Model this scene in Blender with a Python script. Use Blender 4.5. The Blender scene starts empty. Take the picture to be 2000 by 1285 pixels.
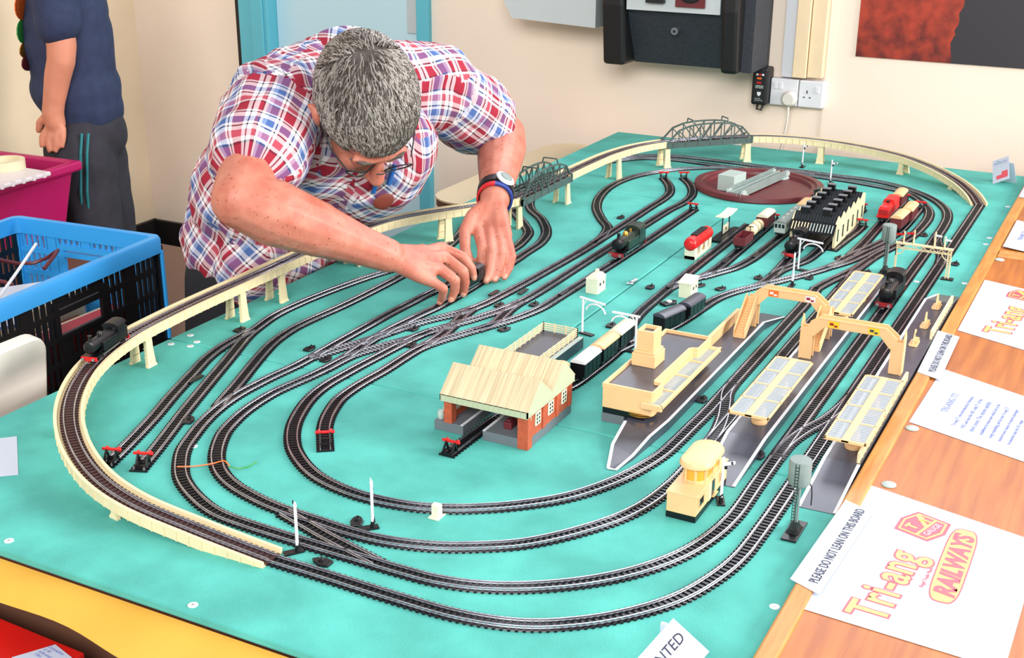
import bpy, math, random
from math import sin, cos, pi, radians, sqrt, atan2, hypot
from mathutils import Vector, Matrix, noise
random.seed(7)
S = bpy.context.scene
C = S.collection
# ------------------------------------------------------------------ camera, world, lights, exposure
# units: metres; z = 0 is the top of the layout board, the floor is at z = -0.70
ROT = Matrix(((0.88759981, -0.16807716, 0.42885504), (0.46056566, 0.31016074, -0.83167276), (0.0067712, 0.93570849, 0.35270918)))
CAMZ = 0.74
cd = bpy.data.cameras.new('camera'); cd.sensor_width = 36; cd.lens = 2470.54 / 2000 * 36; cd.clip_start = 0.05; cd.clip_end = 60
cam = bpy.data.objects.new('camera', cd); C.objects.link(cam)
cam.matrix_world = Matrix.Translation((0, 0, CAMZ)) @ ROT.to_4x4()
S.camera = cam
CR, CU, CF = ROT.col[0].copy(), ROT.col[1].copy(), -ROT.col[2]
W = bpy.data.worlds.new('daylight'); S.world = W; W.use_nodes = True
bg = W.node_tree.nodes['Background']; bg.inputs[0].default_value = (0.86, 0.92, 1.0, 1); bg.inputs[1].default_value = 0.58
def area(name, loc, target, sx, sy, power, col):
    l = bpy.data.lights.new(name, 'AREA'); l.shape = 'RECTANGLE'; l.size = sx; l.size_y = sy; l.energy = power; l.color = col
    o = bpy.data.objects.new(name, l); C.objects.link(o); o.location = loc
    o.rotation_euler = (Vector(target) - Vector(loc)).to_track_quat('-Z', 'Y').to_euler(); return o
area('right_window_light', (3.5, 2.7, 1.55), (-1.0, 1.9, 0.0), 2.2, 1.4, 250, (1.0, 0.98, 0.95))
area('rear_fill_light', (0.4, -2.2, 2.3), (-1.5, 3.2, 0.3), 2.8, 1.5, 195, (1.0, 0.98, 0.96))  # added fill lamp behind the camera, brightens the back wall
area('back_window_light', (-0.3, 3.40, 1.45), (-0.3, 0.0, 1.45), 2.9, 0.8, 42, (0.82, 0.88, 1.0))
S.view_settings.view_transform = 'Standard'; S.view_settings.look = 'None'; S.view_settings.gamma = 1
S.view_settings.exposure = 0.12; S.view_settings.use_curve_mapping = False
# ------------------------------------------------------------------ materials
def lin(c): return tuple((x / 255 / 12.92 if x <= 10 else ((x / 255 + 0.055) / 1.055) ** 2.4) for x in c) + (1,)
M = {}
def mat(name, col, rough=0.5, metal=0.0, var=0.0, scale=20.0, bump=0.0, bscale=200.0, spec=0.5, alpha=1.0, col2=None, detail=3, trans=0.0, stretch=None, sss=0.0):
    m = bpy.data.materials.new(name); m.use_nodes = True; nt = m.node_tree; p = nt.nodes['Principled BSDF']
    c = lin(col); p.inputs['Base Color'].default_value = c; p.inputs['Roughness'].default_value = rough; p.inputs['Metallic'].default_value = metal
    p.inputs['Specular IOR Level'].default_value = spec; p.inputs['Alpha'].default_value = alpha; p.inputs['Transmission Weight'].default_value = trans
    if sss: p.inputs['Subsurface Weight'].default_value = sss; p.inputs['Subsurface Radius'].default_value = (0.012, 0.005, 0.003)
    if var or col2 or bump:
        tc = nt.nodes.new('ShaderNodeTexCoord'); src = tc.outputs['Object']
        if stretch:
            mp = nt.nodes.new('ShaderNodeMapping'); mp.inputs['Scale'].default_value = stretch; nt.links.new(src, mp.inputs[0]); src = mp.outputs[0]
    if var or col2:
        n = nt.nodes.new('ShaderNodeTexNoise'); n.inputs['Scale'].default_value = scale; n.inputs['Detail'].default_value = detail; nt.links.new(src, n.inputs['Vector'])
        r = nt.nodes.new('ShaderNodeValToRGB'); r.color_ramp.elements[0].position = 0.35; r.color_ramp.elements[1].position = 0.65
        if col2: a, b = lin(col2), c
        else: a = tuple(x * (1 - var) for x in c[:3]) + (1,); b = tuple(min(1, x * (1 + var)) for x in c[:3]) + (1,)
        r.color_ramp.elements[0].color = a; r.color_ramp.elements[1].color = b
        nt.links.new(n.outputs['Fac'], r.inputs[0]); nt.links.new(r.outputs[0], p.inputs['Base Color'])
    if bump:
        n2 = nt.nodes.new('ShaderNodeTexNoise'); n2.inputs['Scale'].default_value = bscale; n2.inputs['Detail'].default_value = 4; nt.links.new(src, n2.inputs['Vector'])
        bp = nt.nodes.new('ShaderNodeBump'); bp.inputs['Strength'].default_value = bump; bp.inputs['Distance'].default_value = 0.002
        nt.links.new(n2.outputs['Fac'], bp.inputs['Height']); nt.links.new(bp.outputs[0], p.inputs['Normal'])
    M[name] = m; return m
mat('board', (84, 176, 165), 0.75, var=0.15, scale=11, bump=0.25, bscale=350, spec=0.25, detail=9)
mat('board_edge', (60, 150, 125), 0.8, var=0.2, scale=30)
mat('black', (12, 12, 16), 0.36, spec=0.45)
mat('sleeper', (14, 14, 18), 0.34, spec=0.4)
mat('brown_sleeper', (62, 36, 36), 0.35, spec=0.5)
mat('rail', (190, 190, 200), 0.25, metal=0.9, var=0.15, scale=60)
mat('cream', (228, 210, 168), 0.45, var=0.04, scale=30)
mat('cream2', (234, 192, 138), 0.42, var=0.04, scale=30)
mat('pale', (222, 220, 194), 0.5, var=0.03, scale=60)
mat('white', (224, 224, 228), 0.45)
mat('bridge', (72, 90, 86), 0.38, var=0.1, scale=40)
mat('maroon', (100, 34, 40), 0.42, var=0.1, scale=30)
mat('grey', (128, 142, 138), 0.5, var=0.08, scale=40)
mat('lightgrey', (176, 190, 184), 0.45)
mat('red', (210, 24, 26), 0.35)
mat('dull_red', (150, 30, 36), 0.4)
mat('brick', (182, 82, 50), 0.6, var=0.12, scale=120)
mat('platform', (66, 68, 80), 0.30, var=0.1, scale=40, spec=0.6)
mat('dock_grey', (104, 110, 116), 0.5, var=0.05)
mat('roof_cream', (218, 204, 168), 0.55, col2=(198, 178, 142), scale=60, stretch=(6, 0.15, 0.15), detail=1)
mat('gable', (184, 190, 158), 0.55)
mat('glass', (200, 205, 225), 0.15, alpha=0.45, spec=0.6)
mat('amber', (240, 180, 60), 0.25, alpha=0.8)
mat('dark_glass', (24, 28, 30), 0.15)
mat('green_loco', (30, 46, 36), 0.35)
mat('steel', (180, 185, 190), 0.3, metal=0.9)
mat('brass', (205, 150, 60), 0.3, metal=0.8)
mat('wood', (192, 112, 38), 0.4, col2=(164, 88, 26), scale=6, stretch=(14, 1, 8), detail=6, spec=0.5)
mat('wood_rail', (206, 144, 68), 0.4, col2=(188, 120, 46), scale=8, stretch=(14, 1.5, 8), detail=6)
mat('yellow_cloth', (228, 172, 66), 0.6, col2=(220, 158, 54), scale=6, detail=6)
mat('paper', (196, 203, 220), 0.35, spec=0.5)
mat('ink', (40, 40, 60), 0.6); mat('ink_blue', (120, 130, 190), 0.6)
mat('logo_red', (226, 84, 100), 0.4); mat('logo_yellow', (250, 214, 110), 0.4)
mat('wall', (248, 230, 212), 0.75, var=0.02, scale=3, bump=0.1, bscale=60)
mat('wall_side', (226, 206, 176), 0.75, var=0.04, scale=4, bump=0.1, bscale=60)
mat('floor', (92, 44, 30), 0.35, col2=(70, 32, 24), scale=5, stretch=(2, 10, 2))
mat('door_blue', (196, 230, 240), 0.5); mat('frame_blue', (98, 190, 208), 0.5)
mat('skirting', (24, 20, 20), 0.5)
mat('crate_blue', (56, 164, 236), 0.38); mat('crate_black', (14, 14, 16), 0.4)
mat('magenta', (176, 20, 92), 0.35); mat('clear_lid', (222, 212, 214), 0.3)
mat('tape', (228, 214, 178), 0.5); mat('box_red', (206, 24, 18), 0.4, var=0.06, scale=15)
mat('label_blue', (58, 66, 92), 0.5); mat('gold', (226, 190, 90), 0.4)
mat('chair_white', (222, 216, 206), 0.4); mat('table_top', (226, 206, 172), 0.45); mat('table_edge', (104, 72, 56), 0.5)
mat('heater', (46, 50, 58), 0.6, var=0.2, scale=150, bump=0.4, bscale=400)
mat('heater_black', (18, 18, 20), 0.45, bump=0.2, bscale=500); mat('silver', (196, 204, 206), 0.4)
mat('stripwood', (240, 214, 176), 0.5, var=0.03)
mat('skin', (202, 130, 108), 0.5, col2=(188, 106, 86), scale=26, detail=5, sss=0.12, bump=0.12, bscale=300)
mat('skin_child', (204, 132, 104), 0.5, var=0.06, scale=20, sss=0.12)
mat('navy', (38, 48, 78), 0.85, var=0.12, scale=40); mat('charcoal', (44, 42, 50), 0.85, var=0.12, scale=40); mat('teal', (30, 120, 125), 0.7)
mat('trousers', (20, 20, 26), 0.85); mat('tee', (34, 32, 38), 0.85); mat('badge', (116, 46, 28), 0.7)
mat('hair', (96, 88, 82), 0.6, col2=(74, 66, 62), scale=60); mat('strand_light', (160, 152, 144), 0.5); mat('strand_dark', (88, 78, 72), 0.5)
mat('pen', (30, 96, 170), 0.3); mat('band_red', (206, 30, 36), 0.5); mat('band_blue', (30, 56, 140), 0.5)
mat('orange', (240, 110, 30), 0.4); mat('green', (50, 150, 60), 0.4); mat('yellow', (244, 204, 40), 0.4)
mat('beard', (150, 140, 130), 0.7)
_nt = M['skin'].node_tree; _p = _nt.nodes['Principled BSDF']; _src = _p.inputs['Base Color'].links[0].from_socket     # freckles
_n = _nt.nodes.new('ShaderNodeTexNoise'); _n.inputs['Scale'].default_value = 190; _n.inputs['Detail'].default_value = 1; _nt.links.new(_nt.nodes['Texture Coordinate'].outputs['Object'], _n.inputs['Vector'])
_r = _nt.nodes.new('ShaderNodeValToRGB'); _r.color_ramp.elements[0].position = 0.66; _r.color_ramp.elements[1].position = 0.74; _nt.links.new(_n.outputs['Fac'], _r.inputs[0])
_m = _nt.nodes.new('ShaderNodeMix'); _m.data_type = 'RGBA'; _nt.links.new(_r.outputs[0], _m.inputs[0]); _nt.links.new(_src, _m.inputs[6]); _m.inputs[7].default_value = lin((164, 84, 58)); _nt.links.new(_m.outputs[2], _p.inputs['Base Color'])
# ------------------------------------------------------------------ mesh helpers
class G:
    def __init__(s, scale=0.001): s.v = []; s.f = []; s.s = scale
    def add(s, vs, fs):
        o = len(s.v); s.v += [tuple(x) for x in vs]; s.f += [tuple(i + o for i in f) for f in fs]; return s
    def box(s, x0, x1, y0, y1, z0, z1):
        return s.add([(x0,y0,z0),(x1,y0,z0),(x1,y1,z0),(x0,y1,z0),(x0,y0,z1),(x1,y0,z1),(x1,y1,z1),(x0,y1,z1)],
                     [(0,3,2,1),(4,5,6,7),(0,1,5,4),(1,2,6,5),(2,3,7,6),(3,0,4,7)])
    def bar(s, p, q, w, h=None, up=(0,0,1)):
        h = h or w; p = Vector(p); q = Vector(q); d = (q - p).normalized(); u = Vector(up)
        if abs(d.dot(u)) > 0.98: u = Vector((0, 1, 0))
        a = d.cross(u).normalized() * w / 2; b = a.cross(d).normalized() * h / 2
        vs = [e + i * a + j * b for e in (p, q) for i, j in ((-1,-1),(1,-1),(1,1),(-1,1))]
        return s.add(vs, [(0,1,2,3),(7,6,5,4),(0,4,5,1),(1,5,6,2),(2,6,7,3),(3,7,4,0)])
    def prism(s, poly, a, b, ax='z'):
        n = len(poly)
        def P(u, v, w): return (u, v, w) if ax == 'z' else ((w, u, v) if ax == 'x' else (u, w, v))
        vs = [P(u, v, a) for u, v in poly] + [P(u, v, b) for u, v in poly]
        return s.add(vs, [tuple(range(n))[::-1], tuple(range(n, 2 * n))] + [(i, (i + 1) % n, n + (i + 1) % n, n + i) for i in range(n)])
    def ring(s, rings, cap=True, closed=True):
        n = len(rings[0]); vs = [p for r in rings for p in r]; fs = []
        for i in range(len(rings) - 1):
            for j in range(n if closed else n - 1):
                k = (j + 1) % n; fs.append((i*n+j, i*n+k, (i+1)*n+k, (i+1)*n+j))
        if cap: fs += [tuple(range(n))[::-1], tuple(range((len(rings)-1)*n, len(rings)*n))]
        return s.add(vs, fs)
    def tube(s, pts, r, n=8):
        pts = [Vector(p) for p in pts]; rr = r if isinstance(r, (list, tuple)) else [r] * len(pts); rings = []; pa = None
        for i, p in enumerate(pts):
            d = (pts[min(i+1, len(pts)-1)] - pts[max(i-1, 0)]).normalized()
            if pa is None:
                u = Vector((0,0,1)) if abs(d.z) < 0.9 else Vector((0,1,0)); a = d.cross(u).normalized()
            else: a = (pa - d * pa.dot(d)).normalized()
            pa = a; b = d.cross(a)
            rings.append([p + (a * cos(t) + b * sin(t)) * rr[i] for t in [2*pi*k/n for k in range(n)]])
        return s.ring(rings)
    def cyl(s, p, q, r, r2=None, n=12): return s.tube([p, q], [r, r if r2 is None else r2], n)
    def lathe(s, prof, c=(0,0,0), n=20):
        return s.ring([[(c[0]+r*cos(2*pi*k/n), c[1]+r*sin(2*pi*k/n), c[2]+z) for k in range(n)] for r, z in prof])
    def ball(s, c, r, n=12, m=8, basis=None):
        rx, ry, rz = r if isinstance(r, (tuple, list)) else (r, r, r); c = Vector(c); rings = []
        for i in range(m + 1):
            t = -pi/2 + pi * i / m; ct = max(cos(t), 0.02); ring = []
            for k in range(n):
                o = Vector((rx*ct*cos(2*pi*k/n), ry*ct*sin(2*pi*k/n), rz*sin(t)))
                ring.append(c + (basis @ o if basis else o))
            rings.append(ring)
        return s.ring(rings)
    def sweep(s, path, prof, cap=True):     # path [(x,y,z)], prof [(offset, height)]
        rings = []; n = len(path)
        for i, p in enumerate(path):
            a = path[max(i-1, 0)]; b = path[min(i+1, n-1)]; d = hypot(b[0]-a[0], b[1]-a[1]) or 1
            nx, ny = (b[1]-a[1])/d, -(b[0]-a[0])/d
            rings.append([(p[0]+nx*o, p[1]+ny*o, p[2]+h) for o, h in prof])
        return s.ring(rings, cap)
    def mesh(s, name):
        me = bpy.data.meshes.new(name); k = s.s; me.from_pydata([(x*k, y*k, z*k) for x, y, z in s.v], [], s.f); me.update(); return me
    def build(s, name, m, parent=None, smooth=False, bevel=0, loc=None):
        import bmesh
        me = s.mesh(name); bm = bmesh.new(); bm.from_mesh(me); bmesh.ops.recalc_face_normals(bm, faces=bm.faces); bm.to_mesh(me); bm.free()
        me.materials.append(M[m]); o = bpy.data.objects.new(name, me); C.objects.link(o)
        if parent: o.parent = parent
        if loc: o.location = loc
        if smooth:
            for p in me.polygons: p.use_smooth = True
            try: me.set_sharp_from_angle(angle=radians(40))
            except Exception: pass
        if bevel:
            b = o.modifiers.new('bevel', 'BEVEL'); b.width = bevel * s.s; b.segments = 2; b.limit_method = 'ANGLE'; b.angle_limit = radians(40)
        return o
def tag(o, label, cat, group=None, kind=None):
    o['label'] = label; o['category'] = cat
    if group: o['group'] = group
    if kind: o['kind'] = kind
    return o
def thing(name, label, cat, loc=(0,0,0), rz=0, group=None):
    o = bpy.data.objects.new(name, None); o.empty_display_size = 0.02; C.objects.link(o); o.location = loc; o.rotation_euler = (0, 0, rz)
    return tag(o, label, cat, group)
def struct(o): o['kind'] = 'structure'; return o
def dup(root, loc, rz=0, label=None):
    def cp(o, par):
        c = o.copy(); C.objects.link(c); c.parent = par
        for ch in o.children: cp(ch, c)
        return c
    r = cp(root, None); r.location = loc; r.rotation_euler = (0, 0, rz)
    if label: r['label'] = label
    return r
def text(body, size, m, parent, loc, rot=(0,0,0), off=0.0, align='LEFT', thick=0.0001, shear=0.0, xs=1.0, name='lettering', space=1.0):
    cu = bpy.data.curves.new('t', 'FONT'); cu.body = body; cu.size = size; cu.offset = off; cu.align_x = align; cu.extrude = thick; cu.shear = shear
    cu.space_character = space; cu.resolution_u = 3
    o = bpy.data.objects.new('t', cu); C.objects.link(o); bpy.context.view_layer.update()
    me = bpy.data.meshes.new_from_object(o.evaluated_get(bpy.context.evaluated_depsgraph_get())); bpy.data.objects.remove(o)
    me.materials.clear(); me.materials.append(M[m]); r = bpy.data.objects.new(name, me); C.objects.link(r); r.parent = parent
    r.location = loc; r.rotation_euler = rot; r.scale = (xs, 1, 1); return r
def spline(pts, step):
    P = [Vector((p[0], p[1], p[2] if len(p) > 2 else 0)) for p in pts]; out = []
    P = [p for i, p in enumerate(P) if i == 0 or (p - P[i-1]).length > 1e-3]
    for i in range(len(P) - 1):
        a = P[i-1] if i else P[0] * 2 - P[1]; b, c = P[i], P[i+1]; d = P[i+2] if i + 2 < len(P) else P[-1] * 2 - P[-2]
        t0 = 0; t1 = (b-a).length ** 0.5; t2 = t1 + (c-b).length ** 0.5; t3 = t2 + (d-c).length ** 0.5
        n = max(1, int((c-b).length / 4))
        for k in range(n):
            t = t1 + (t2 - t1) * k / n
            A1 = a*((t1-t)/(t1-t0)) + b*((t-t0)/(t1-t0)); A2 = b*((t2-t)/(t2-t1)) + c*((t-t1)/(t2-t1)); A3 = c*((t3-t)/(t3-t2)) + d*((t-t2)/(t3-t2))
            B1 = A1*((t2-t)/(t2-t0)) + A2*((t-t0)/(t2-t0)); B2 = A2*((t3-t)/(t3-t1)) + A3*((t-t1)/(t3-t1))
            out.append(B1*((t2-t)/(t2-t1)) + B2*((t-t1)/(t2-t1)))
    out.append(P[-1])
    L = [0]
    for i in range(1, len(out)): L.append(L[-1] + (out[i] - out[i-1]).length)
    n = max(2, round(L[-1] / step)); res = []; j = 0
    for k in range(n + 1):
        s = L[-1] * k / n
        while j < len(L) - 2 and L[j+1] < s: j += 1
        u = (s - L[j]) / ((L[j+1] - L[j]) or 1); res.append(out[j].lerp(out[j+1], min(1, max(0, u))))
    return res
# ------------------------------------------------------------------ the room
ZF = -0.70
struct(G(1).box(-4.0, 2.5, -1.5, 3.5, ZF-0.05, ZF).build('floor', 'floor'))
DX0, DX1 = -2.70, -2.095
struct(G(1).box(-3.3, DX0-0.10, 3.42, 3.54, ZF, 2.0).box(DX1+0.045, 2.5, 3.42, 3.54, ZF, 2.0).box(DX0-0.1, DX1+0.045, 3.42, 3.54, 1.36, 2.0).build('wall_back', 'wall'))
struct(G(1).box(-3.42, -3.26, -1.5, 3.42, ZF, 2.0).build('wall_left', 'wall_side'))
struct(G(1).box(-3.26, DX0-0.12, 3.405, 3.42, ZF, ZF+0.16).box(-3.26, -3.245, 0, 3.42, ZF, ZF+0.16).build('baseboard_back', 'skirting'))
d = struct(G(1).box(DX0+0.035, DX1, 3.45, 3.49, ZF, 1.30).build('door_1', 'door_blue', bevel=0.003))
f = G(1).box(DX0-0.085, DX0+0.035, 3.40, 3.50, ZF, 1.36).box(DX1, DX1+0.045, 3.40, 3.50, ZF, 1.36).box(DX0-0.085, DX1+0.045, 3.40, 3.50, 1.30, 1.36)
f.box(DX0-0.03, DX0+0.02, 3.392, 3.40, ZF, 1.36).build('door_frame', 'frame_blue', d, bevel=0.004)
G(1).box(DX0-0.10, DX0-0.085, 3.405, 3.42, ZF, 1.36).build('door_gap', 'skirting', d)
G(1).box(-2.155, -2.118, 3.444, 3.452, 0.205, 0.36).build('lock_plate', 'silver', d, bevel=0.002)
G(1).lathe([(0.011, 0), (0.013, 0.006), (0.007, 0.012), (0.007, 0.02)], n=16).build('lock_cylinder', 'steel', d, smooth=True, loc=(-2.118, 3.45, 0.165)).rotation_euler = (pi/2, 0, 0)
win = struct(G(1).box(-1.82, 1.22, 3.395, 3.42, 0.98, 1.03).box(-1.82, 1.22, 3.395, 3.42, 1.87, 1.92).box(-1.82, -1.77, 3.395, 3.42, 0.98, 1.92).box(1.17, 1.22, 3.395, 3.42, 0.98, 1.92).build('window_1', 'white', bevel=0.003))
t = struct(G(1).box(-0.938, -0.905, 3.40, 3.42, 0.176, 0.97).build('trim_1', 'white'))
struct(G(1).box(-0.905, -0.868, 3.385, 3.42, 0.178, 0.97).box(-0.866, -0.826, 3.392, 3.42, 0.180, 0.97).build('trim_2', 'stripwood', bevel=0.002))
struct(G(1).box(-0.822, 2.5, 3.416, 3.42, -0.05, 0.97).build('trim_3', 'wall'))
# ------------------------------------------------------------------ layout board
root = thing('layout_board', 'turquoise painted fibreboard baseboard carrying the model railway', 'board', (-0.8, 2.0, 0))
def panel(x0, x1, y0, y1):
    g = G(1); g.box(x0+0.8, x1+0.8, y0-2, y1-2, -0.011, 0)
    return g.build('panel', 'board', root, bevel=0.0025)
panel(-1.367, -0.266, 0.845, 1.4410); panel(-1.367, -0.8140, 1.4440, 2.6585); panel(-0.8110, -0.266, 1.4440, 2.6585); panel(-1.367, -0.266, 2.6615, 3.297)
g = G(1)
for y in (0.9, 2.0, 3.1): g.box(-0.56, 0.52, y-2.02, y-1.98, -0.05, -0.0112)
g.box(-0.562, -0.54, -1.13, 1.295, -0.045, -0.0112).build('frame_batten', 'wood_rail', root)
tb = thing('trestle_table', 'plain table standing underneath the turquoise layout board', 'table', (-0.7, 2.0, ZF))
G(1).box(-0.5, 0.9, -1.08, 1.27, 0.615, 0.649).build('table_top', 'table_top', tb)
for x in (-0.45, 0.85):
    for y in (-1.0, 1.2): G(1).box(x-0.02, x+0.02, y-0.02, y+0.02, 0, 0.615).build('leg', 'table_edge', tb)
for i, (x, y) in enumerate([(-1089,862),(-816,858),(-276,1142),(-1347,1469),(-1318,1451),(-1315,1432),(-1348,1424),(-355,2323),(-274,2355),(-277,2970),(-277,2689),(-277,2637),(-1068,1152)]):
    w = thing('screw_washer', 'small white washer and screw fixing the turquoise board down', 'washer', (x/1000, y/1000, 0), 0, 'washers on the board')
    G().lathe([(5.6, 0), (5.6, 0.5), (4.6, 0.9), (1.5, 0.7)], n=16).build('washer', 'white', w, smooth=True)
    G().lathe([(1.3, 0.6), (1.3, 1.1), (0.4, 1.15)], n=8).build('screw', 'steel', w)
# ------------------------------------------------------------------ track
def depth(p): return (Vector((p[0]/1000, p[1]/1000, p[2]/1000 - CAMZ))).dot(CF)
sl_mesh = {}
for key, mm in (('sleeper', 'sleeper'), ('brown_sleeper', 'brown_sleeper')):
    me = G().prism([(-12, 0.2), (12, 0.2), (11.6, 2.5), (-11.6, 2.5)], -1.6, 1.6, 'y').mesh('sleeper'); me.materials.append(M[mm]); sl_mesh[key] = me
RAILP = [(-0.9, 2.3), (0.9, 2.3), (0.35, 2.9), (0.35, 4.0), (0.7, 4.2), (0.7, 5.0), (-0.7, 5.0), (-0.7, 4.2), (-0.35, 4.0), (-0.35, 2.9)]
levers = []
def track(label, pts, sm='sleeper', name='railway_track', lever=()):
    path = spline(pts, 7.5); o0 = path[0].copy(); r = thing(name, label, 'track', o0 / 1000)
    loc = [p - o0 for p in path]; fine = [tuple(p - o0) for p in spline(pts, 9)]
    G().sweep(fine, [(-10.2, 0.1), (10.2, 0.1), (9.4, 1.3), (-9.4, 1.3)]).build('track_base', sm, r)
    for sd in (-1, 1): G().sweep(fine, [(o + sd * 6.6, h) for o, h in RAILP]).build('rail', 'rail', r)
    order = sorted(range(len(path)), key=lambda i: depth(path[i])); near = set(i for i in order[:300] if depth(path[i]) < 1.85); rest = G()
    for i, p in enumerate(loc):
        a = loc[max(i-1, 0)]; b = loc[min(i+1, len(loc)-1)]; an = atan2(b.y - a.y, b.x - a.x) - pi/2
        if i in near:
            s = bpy.data.objects.new('sleeper', sl_mesh[sm]); C.objects.link(s); s.parent = r; s.location = p / 1000; s.rotation_euler = (0, 0, an)
        else:
            c, sn = cos(an), sin(an)
            vs = [(p.x + c*x - sn*y, p.y + sn*x + c*y, p.z + z) for x, y, z in [(sx*w, sy*1.6, z) for z, w in ((0.2, 12), (2.5, 11.6)) for sx, sy in ((-1,-1),(1,-1),(1,1),(-1,1))]]
            rest.add(vs, [(4,5,6,7),(0,1,5,4),(1,2,6,5),(2,3,7,6),(3,0,4,7)])
    if rest.v: rest.build('sleepers', sm, r)['kind'] = 'stuff'
    for (x, y, an) in lever:
        lv = G().prism([(-6,-11),(6,-11),(8,0),(5,9),(0,14),(-5,9),(-8,0)], 0.2, 3.5).add([], []).build('point_lever_base', 'black', r, bevel=1.0)
        lv.location = Vector((x - o0.x, y - o0.y, 0)) / 1000; lv.rotation_euler = (0, 0, an)
        G().cyl((0, 2, 3), (2, 2, 9), 1.2, 0.7, 8).lathe([(3.2, 3.4), (3.0, 5), (1, 5.6)], (0, 2, 0), 10).build('point_lever', 'black', lv, smooth=True)
    return r
track('outermost ground-level track running past the far platform and round the front edge', [(-334,2948),(-334,2600),(-334,2200),(-334,1800),(-334,1400),(-335,1300),(-339,1215),(-351,1158),(-371,1105),(-401,1060),(-440,1020),(-491,987),(-556,970),(-640,967),(-720,968),(-797,968)], lever=[(-309,2466,0)])
track('long track curving from the back wall down between the two cream-canopied platforms', [(-1046,3079),(-959,3077),(-862,3072),(-771,3070),(-679,3066),(-618,3063),(-553,3044),(-484,3000),(-429,2937),(-395,2868),(-380,2800),(-375,2720),(-374,2600),(-374,2216),(-374,1850),(-374,1500)])
track('second track from the front edge, sweeping round the near curve', [(-374,1500),(-374,1400),(-374,1303),(-382,1245),(-400,1188),(-431,1134),(-470,1090),(-520,1052),(-569,1028),(-615,1017),(-657,1015),(-711,1015),(-798,1015),(-873,1017),(-915,1021),(-945,1030),(-989,1052),(-1020,1074),(-1046,1102),(-1070,1135),(-1087,1172),(-1104,1216),(-1116,1262),(-1122,1310),(-1122,1349),(-1120,1389),(-1115,1442),(-1114,1490)], lever=[(-745,1004-14,pi*0.5),(-1126,1210,0.4)])
track('storage track running straight from the throat under the leaning man', [(-1114,1490),(-1115,1555),(-1115,1625),(-1115,1706),(-1112,1800),(-1105,1969),(-1104,2152),(-1109,2190),(-1128,2259),(-1167,2315),(-1225,2385),(-1270,2450),(-1298,2540)], lever=[(-1139,1510,0)])
track('black siding with red buffer stop, second from the cream ramp', [(-1080,1062),(-1107,1129),(-1151,1232),(-1181,1307),(-1197,1347),(-1222,1411),(-1240,1455),(-1254,1490),(-1263,1517),(-1271,1550),(-1281,1607),(-1281,1673),(-1275,1742),(-1266,1805),(-1254,1866),(-1242,1911),(-1224,2002),(-1222,2069),(-1240,2160),(-1270,2250),(-1297,2350),(-1315,2500),(-1318,2650),(-1302,2800),(-1262,2930),(-1200,3025),(-1125,3070),(-1046,3079)])
track('black siding with red buffer stop, closest to the cream ramp', [(-1126,1053),(-1144,1109),(-1177,1200),(-1203,1263),(-1224,1319),(-1239,1359),(-1252,1393),(-1262,1430),(-1267,1460),(-1269,1490),(-1270,1530)], lever=[(-1290,1524,0)])
track('branch track leaving the near curve and running behind the throat points', [(-1121,1268),(-1138,1315),(-1149,1346),(-1167,1393),(-1189,1452),(-1206,1506),(-1215,1566),(-1215,1609),(-1208,1714),(-1207,1899),(-1212,1997),(-1220,2087)])
track('third track from the front edge, passing beside the signal box', [(-468,2296),(-468,2087),(-468,1843),(-466,1579),(-466,1472),(-468,1345),(-483,1262),(-516,1195),(-565,1132),(-609,1100),(-651,1078),(-708,1062),(-753,1059),(-806,1062),(-863,1066),(-897,1072),(-934,1082),(-961,1093),(-987,1109),(-1011,1131),(-1028,1152),(-1047,1182),(-1059,1206),(-1069,1237),(-1076,1267),(-1080,1301),(-1081,1339),(-1077,1376),(-1071,1416),(-1068,1451),(-1068,1505)], lever=[(-762,1083,0.5),(-1090,1485,0)])
track('track under the black locomotive held in the hands', [(-1068,1505),(-1070,1541),(-1073,1586),(-1073,1643),(-1067,1717),(-1060,1784),(-1060,1888),(-1065,2062),(-1069,2128),(-1074,2206),(-1096,2278),(-1150,2365),(-1210,2432),(-1252,2520),(-1270,2640),(-1268,2790),(-1240,2920),(-1180,3006),(-1108,3032),(-1028,3030),(-975,3027)])
track('innermost curved track round the goods shed end', [(-507,2190),(-503,2086),(-503,2033),(-502,1735),(-502,1633),(-502,1575),(-504,1519),(-506,1462),(-509,1420),(-522,1359),(-542,1303),(-572,1251),(-611,1210),(-643,1185),(-679,1163),(-716,1148),(-760,1140),(-794,1139),(-832,1144),(-872,1156),(-906,1175),(-940,1202),(-961,1225),(-979,1250),(-994,1276),(-1007,1305),(-1020,1341),(-1028,1376),(-1031,1411),(-1030,1449),(-1029,1481),(-1026,1528),(-1023,1579),(-1020,1616)], lever=[(-523,1615,0)])
track('middle straight siding ending in a curl with a red buffer stop', [(-1020,1616),(-1012,1663),(-997,1700),(-981,1738),(-968,1775),(-955,1820),(-945,1878),(-942,1936),(-941,2137),(-938,2413),(-937,2522),(-935,2580),(-930,2630),(-933,2699),(-949,2757),(-976,2812),(-1009,2860)], lever=[(-920,1868,0),(-1041,1665,0)])
track('short curved siding with a red buffer stop inside the innermost curve', [(-905,1222),(-928,1253),(-946,1278),(-962,1307),(-974,1336),(-984,1368),(-988,1404),(-988,1449),(-986,1485),(-987,1561),(-986,1590),(-977,1629),(-959,1677),(-939,1728),(-923,1765),(-909,1811),(-900,1861),(-898,1914),(-896,1981),(-892,2138),(-890,2264),(-889,2400),(-889,2600)], lever=[(-1006,1600,0),(-908,1733,-0.4)])
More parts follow.
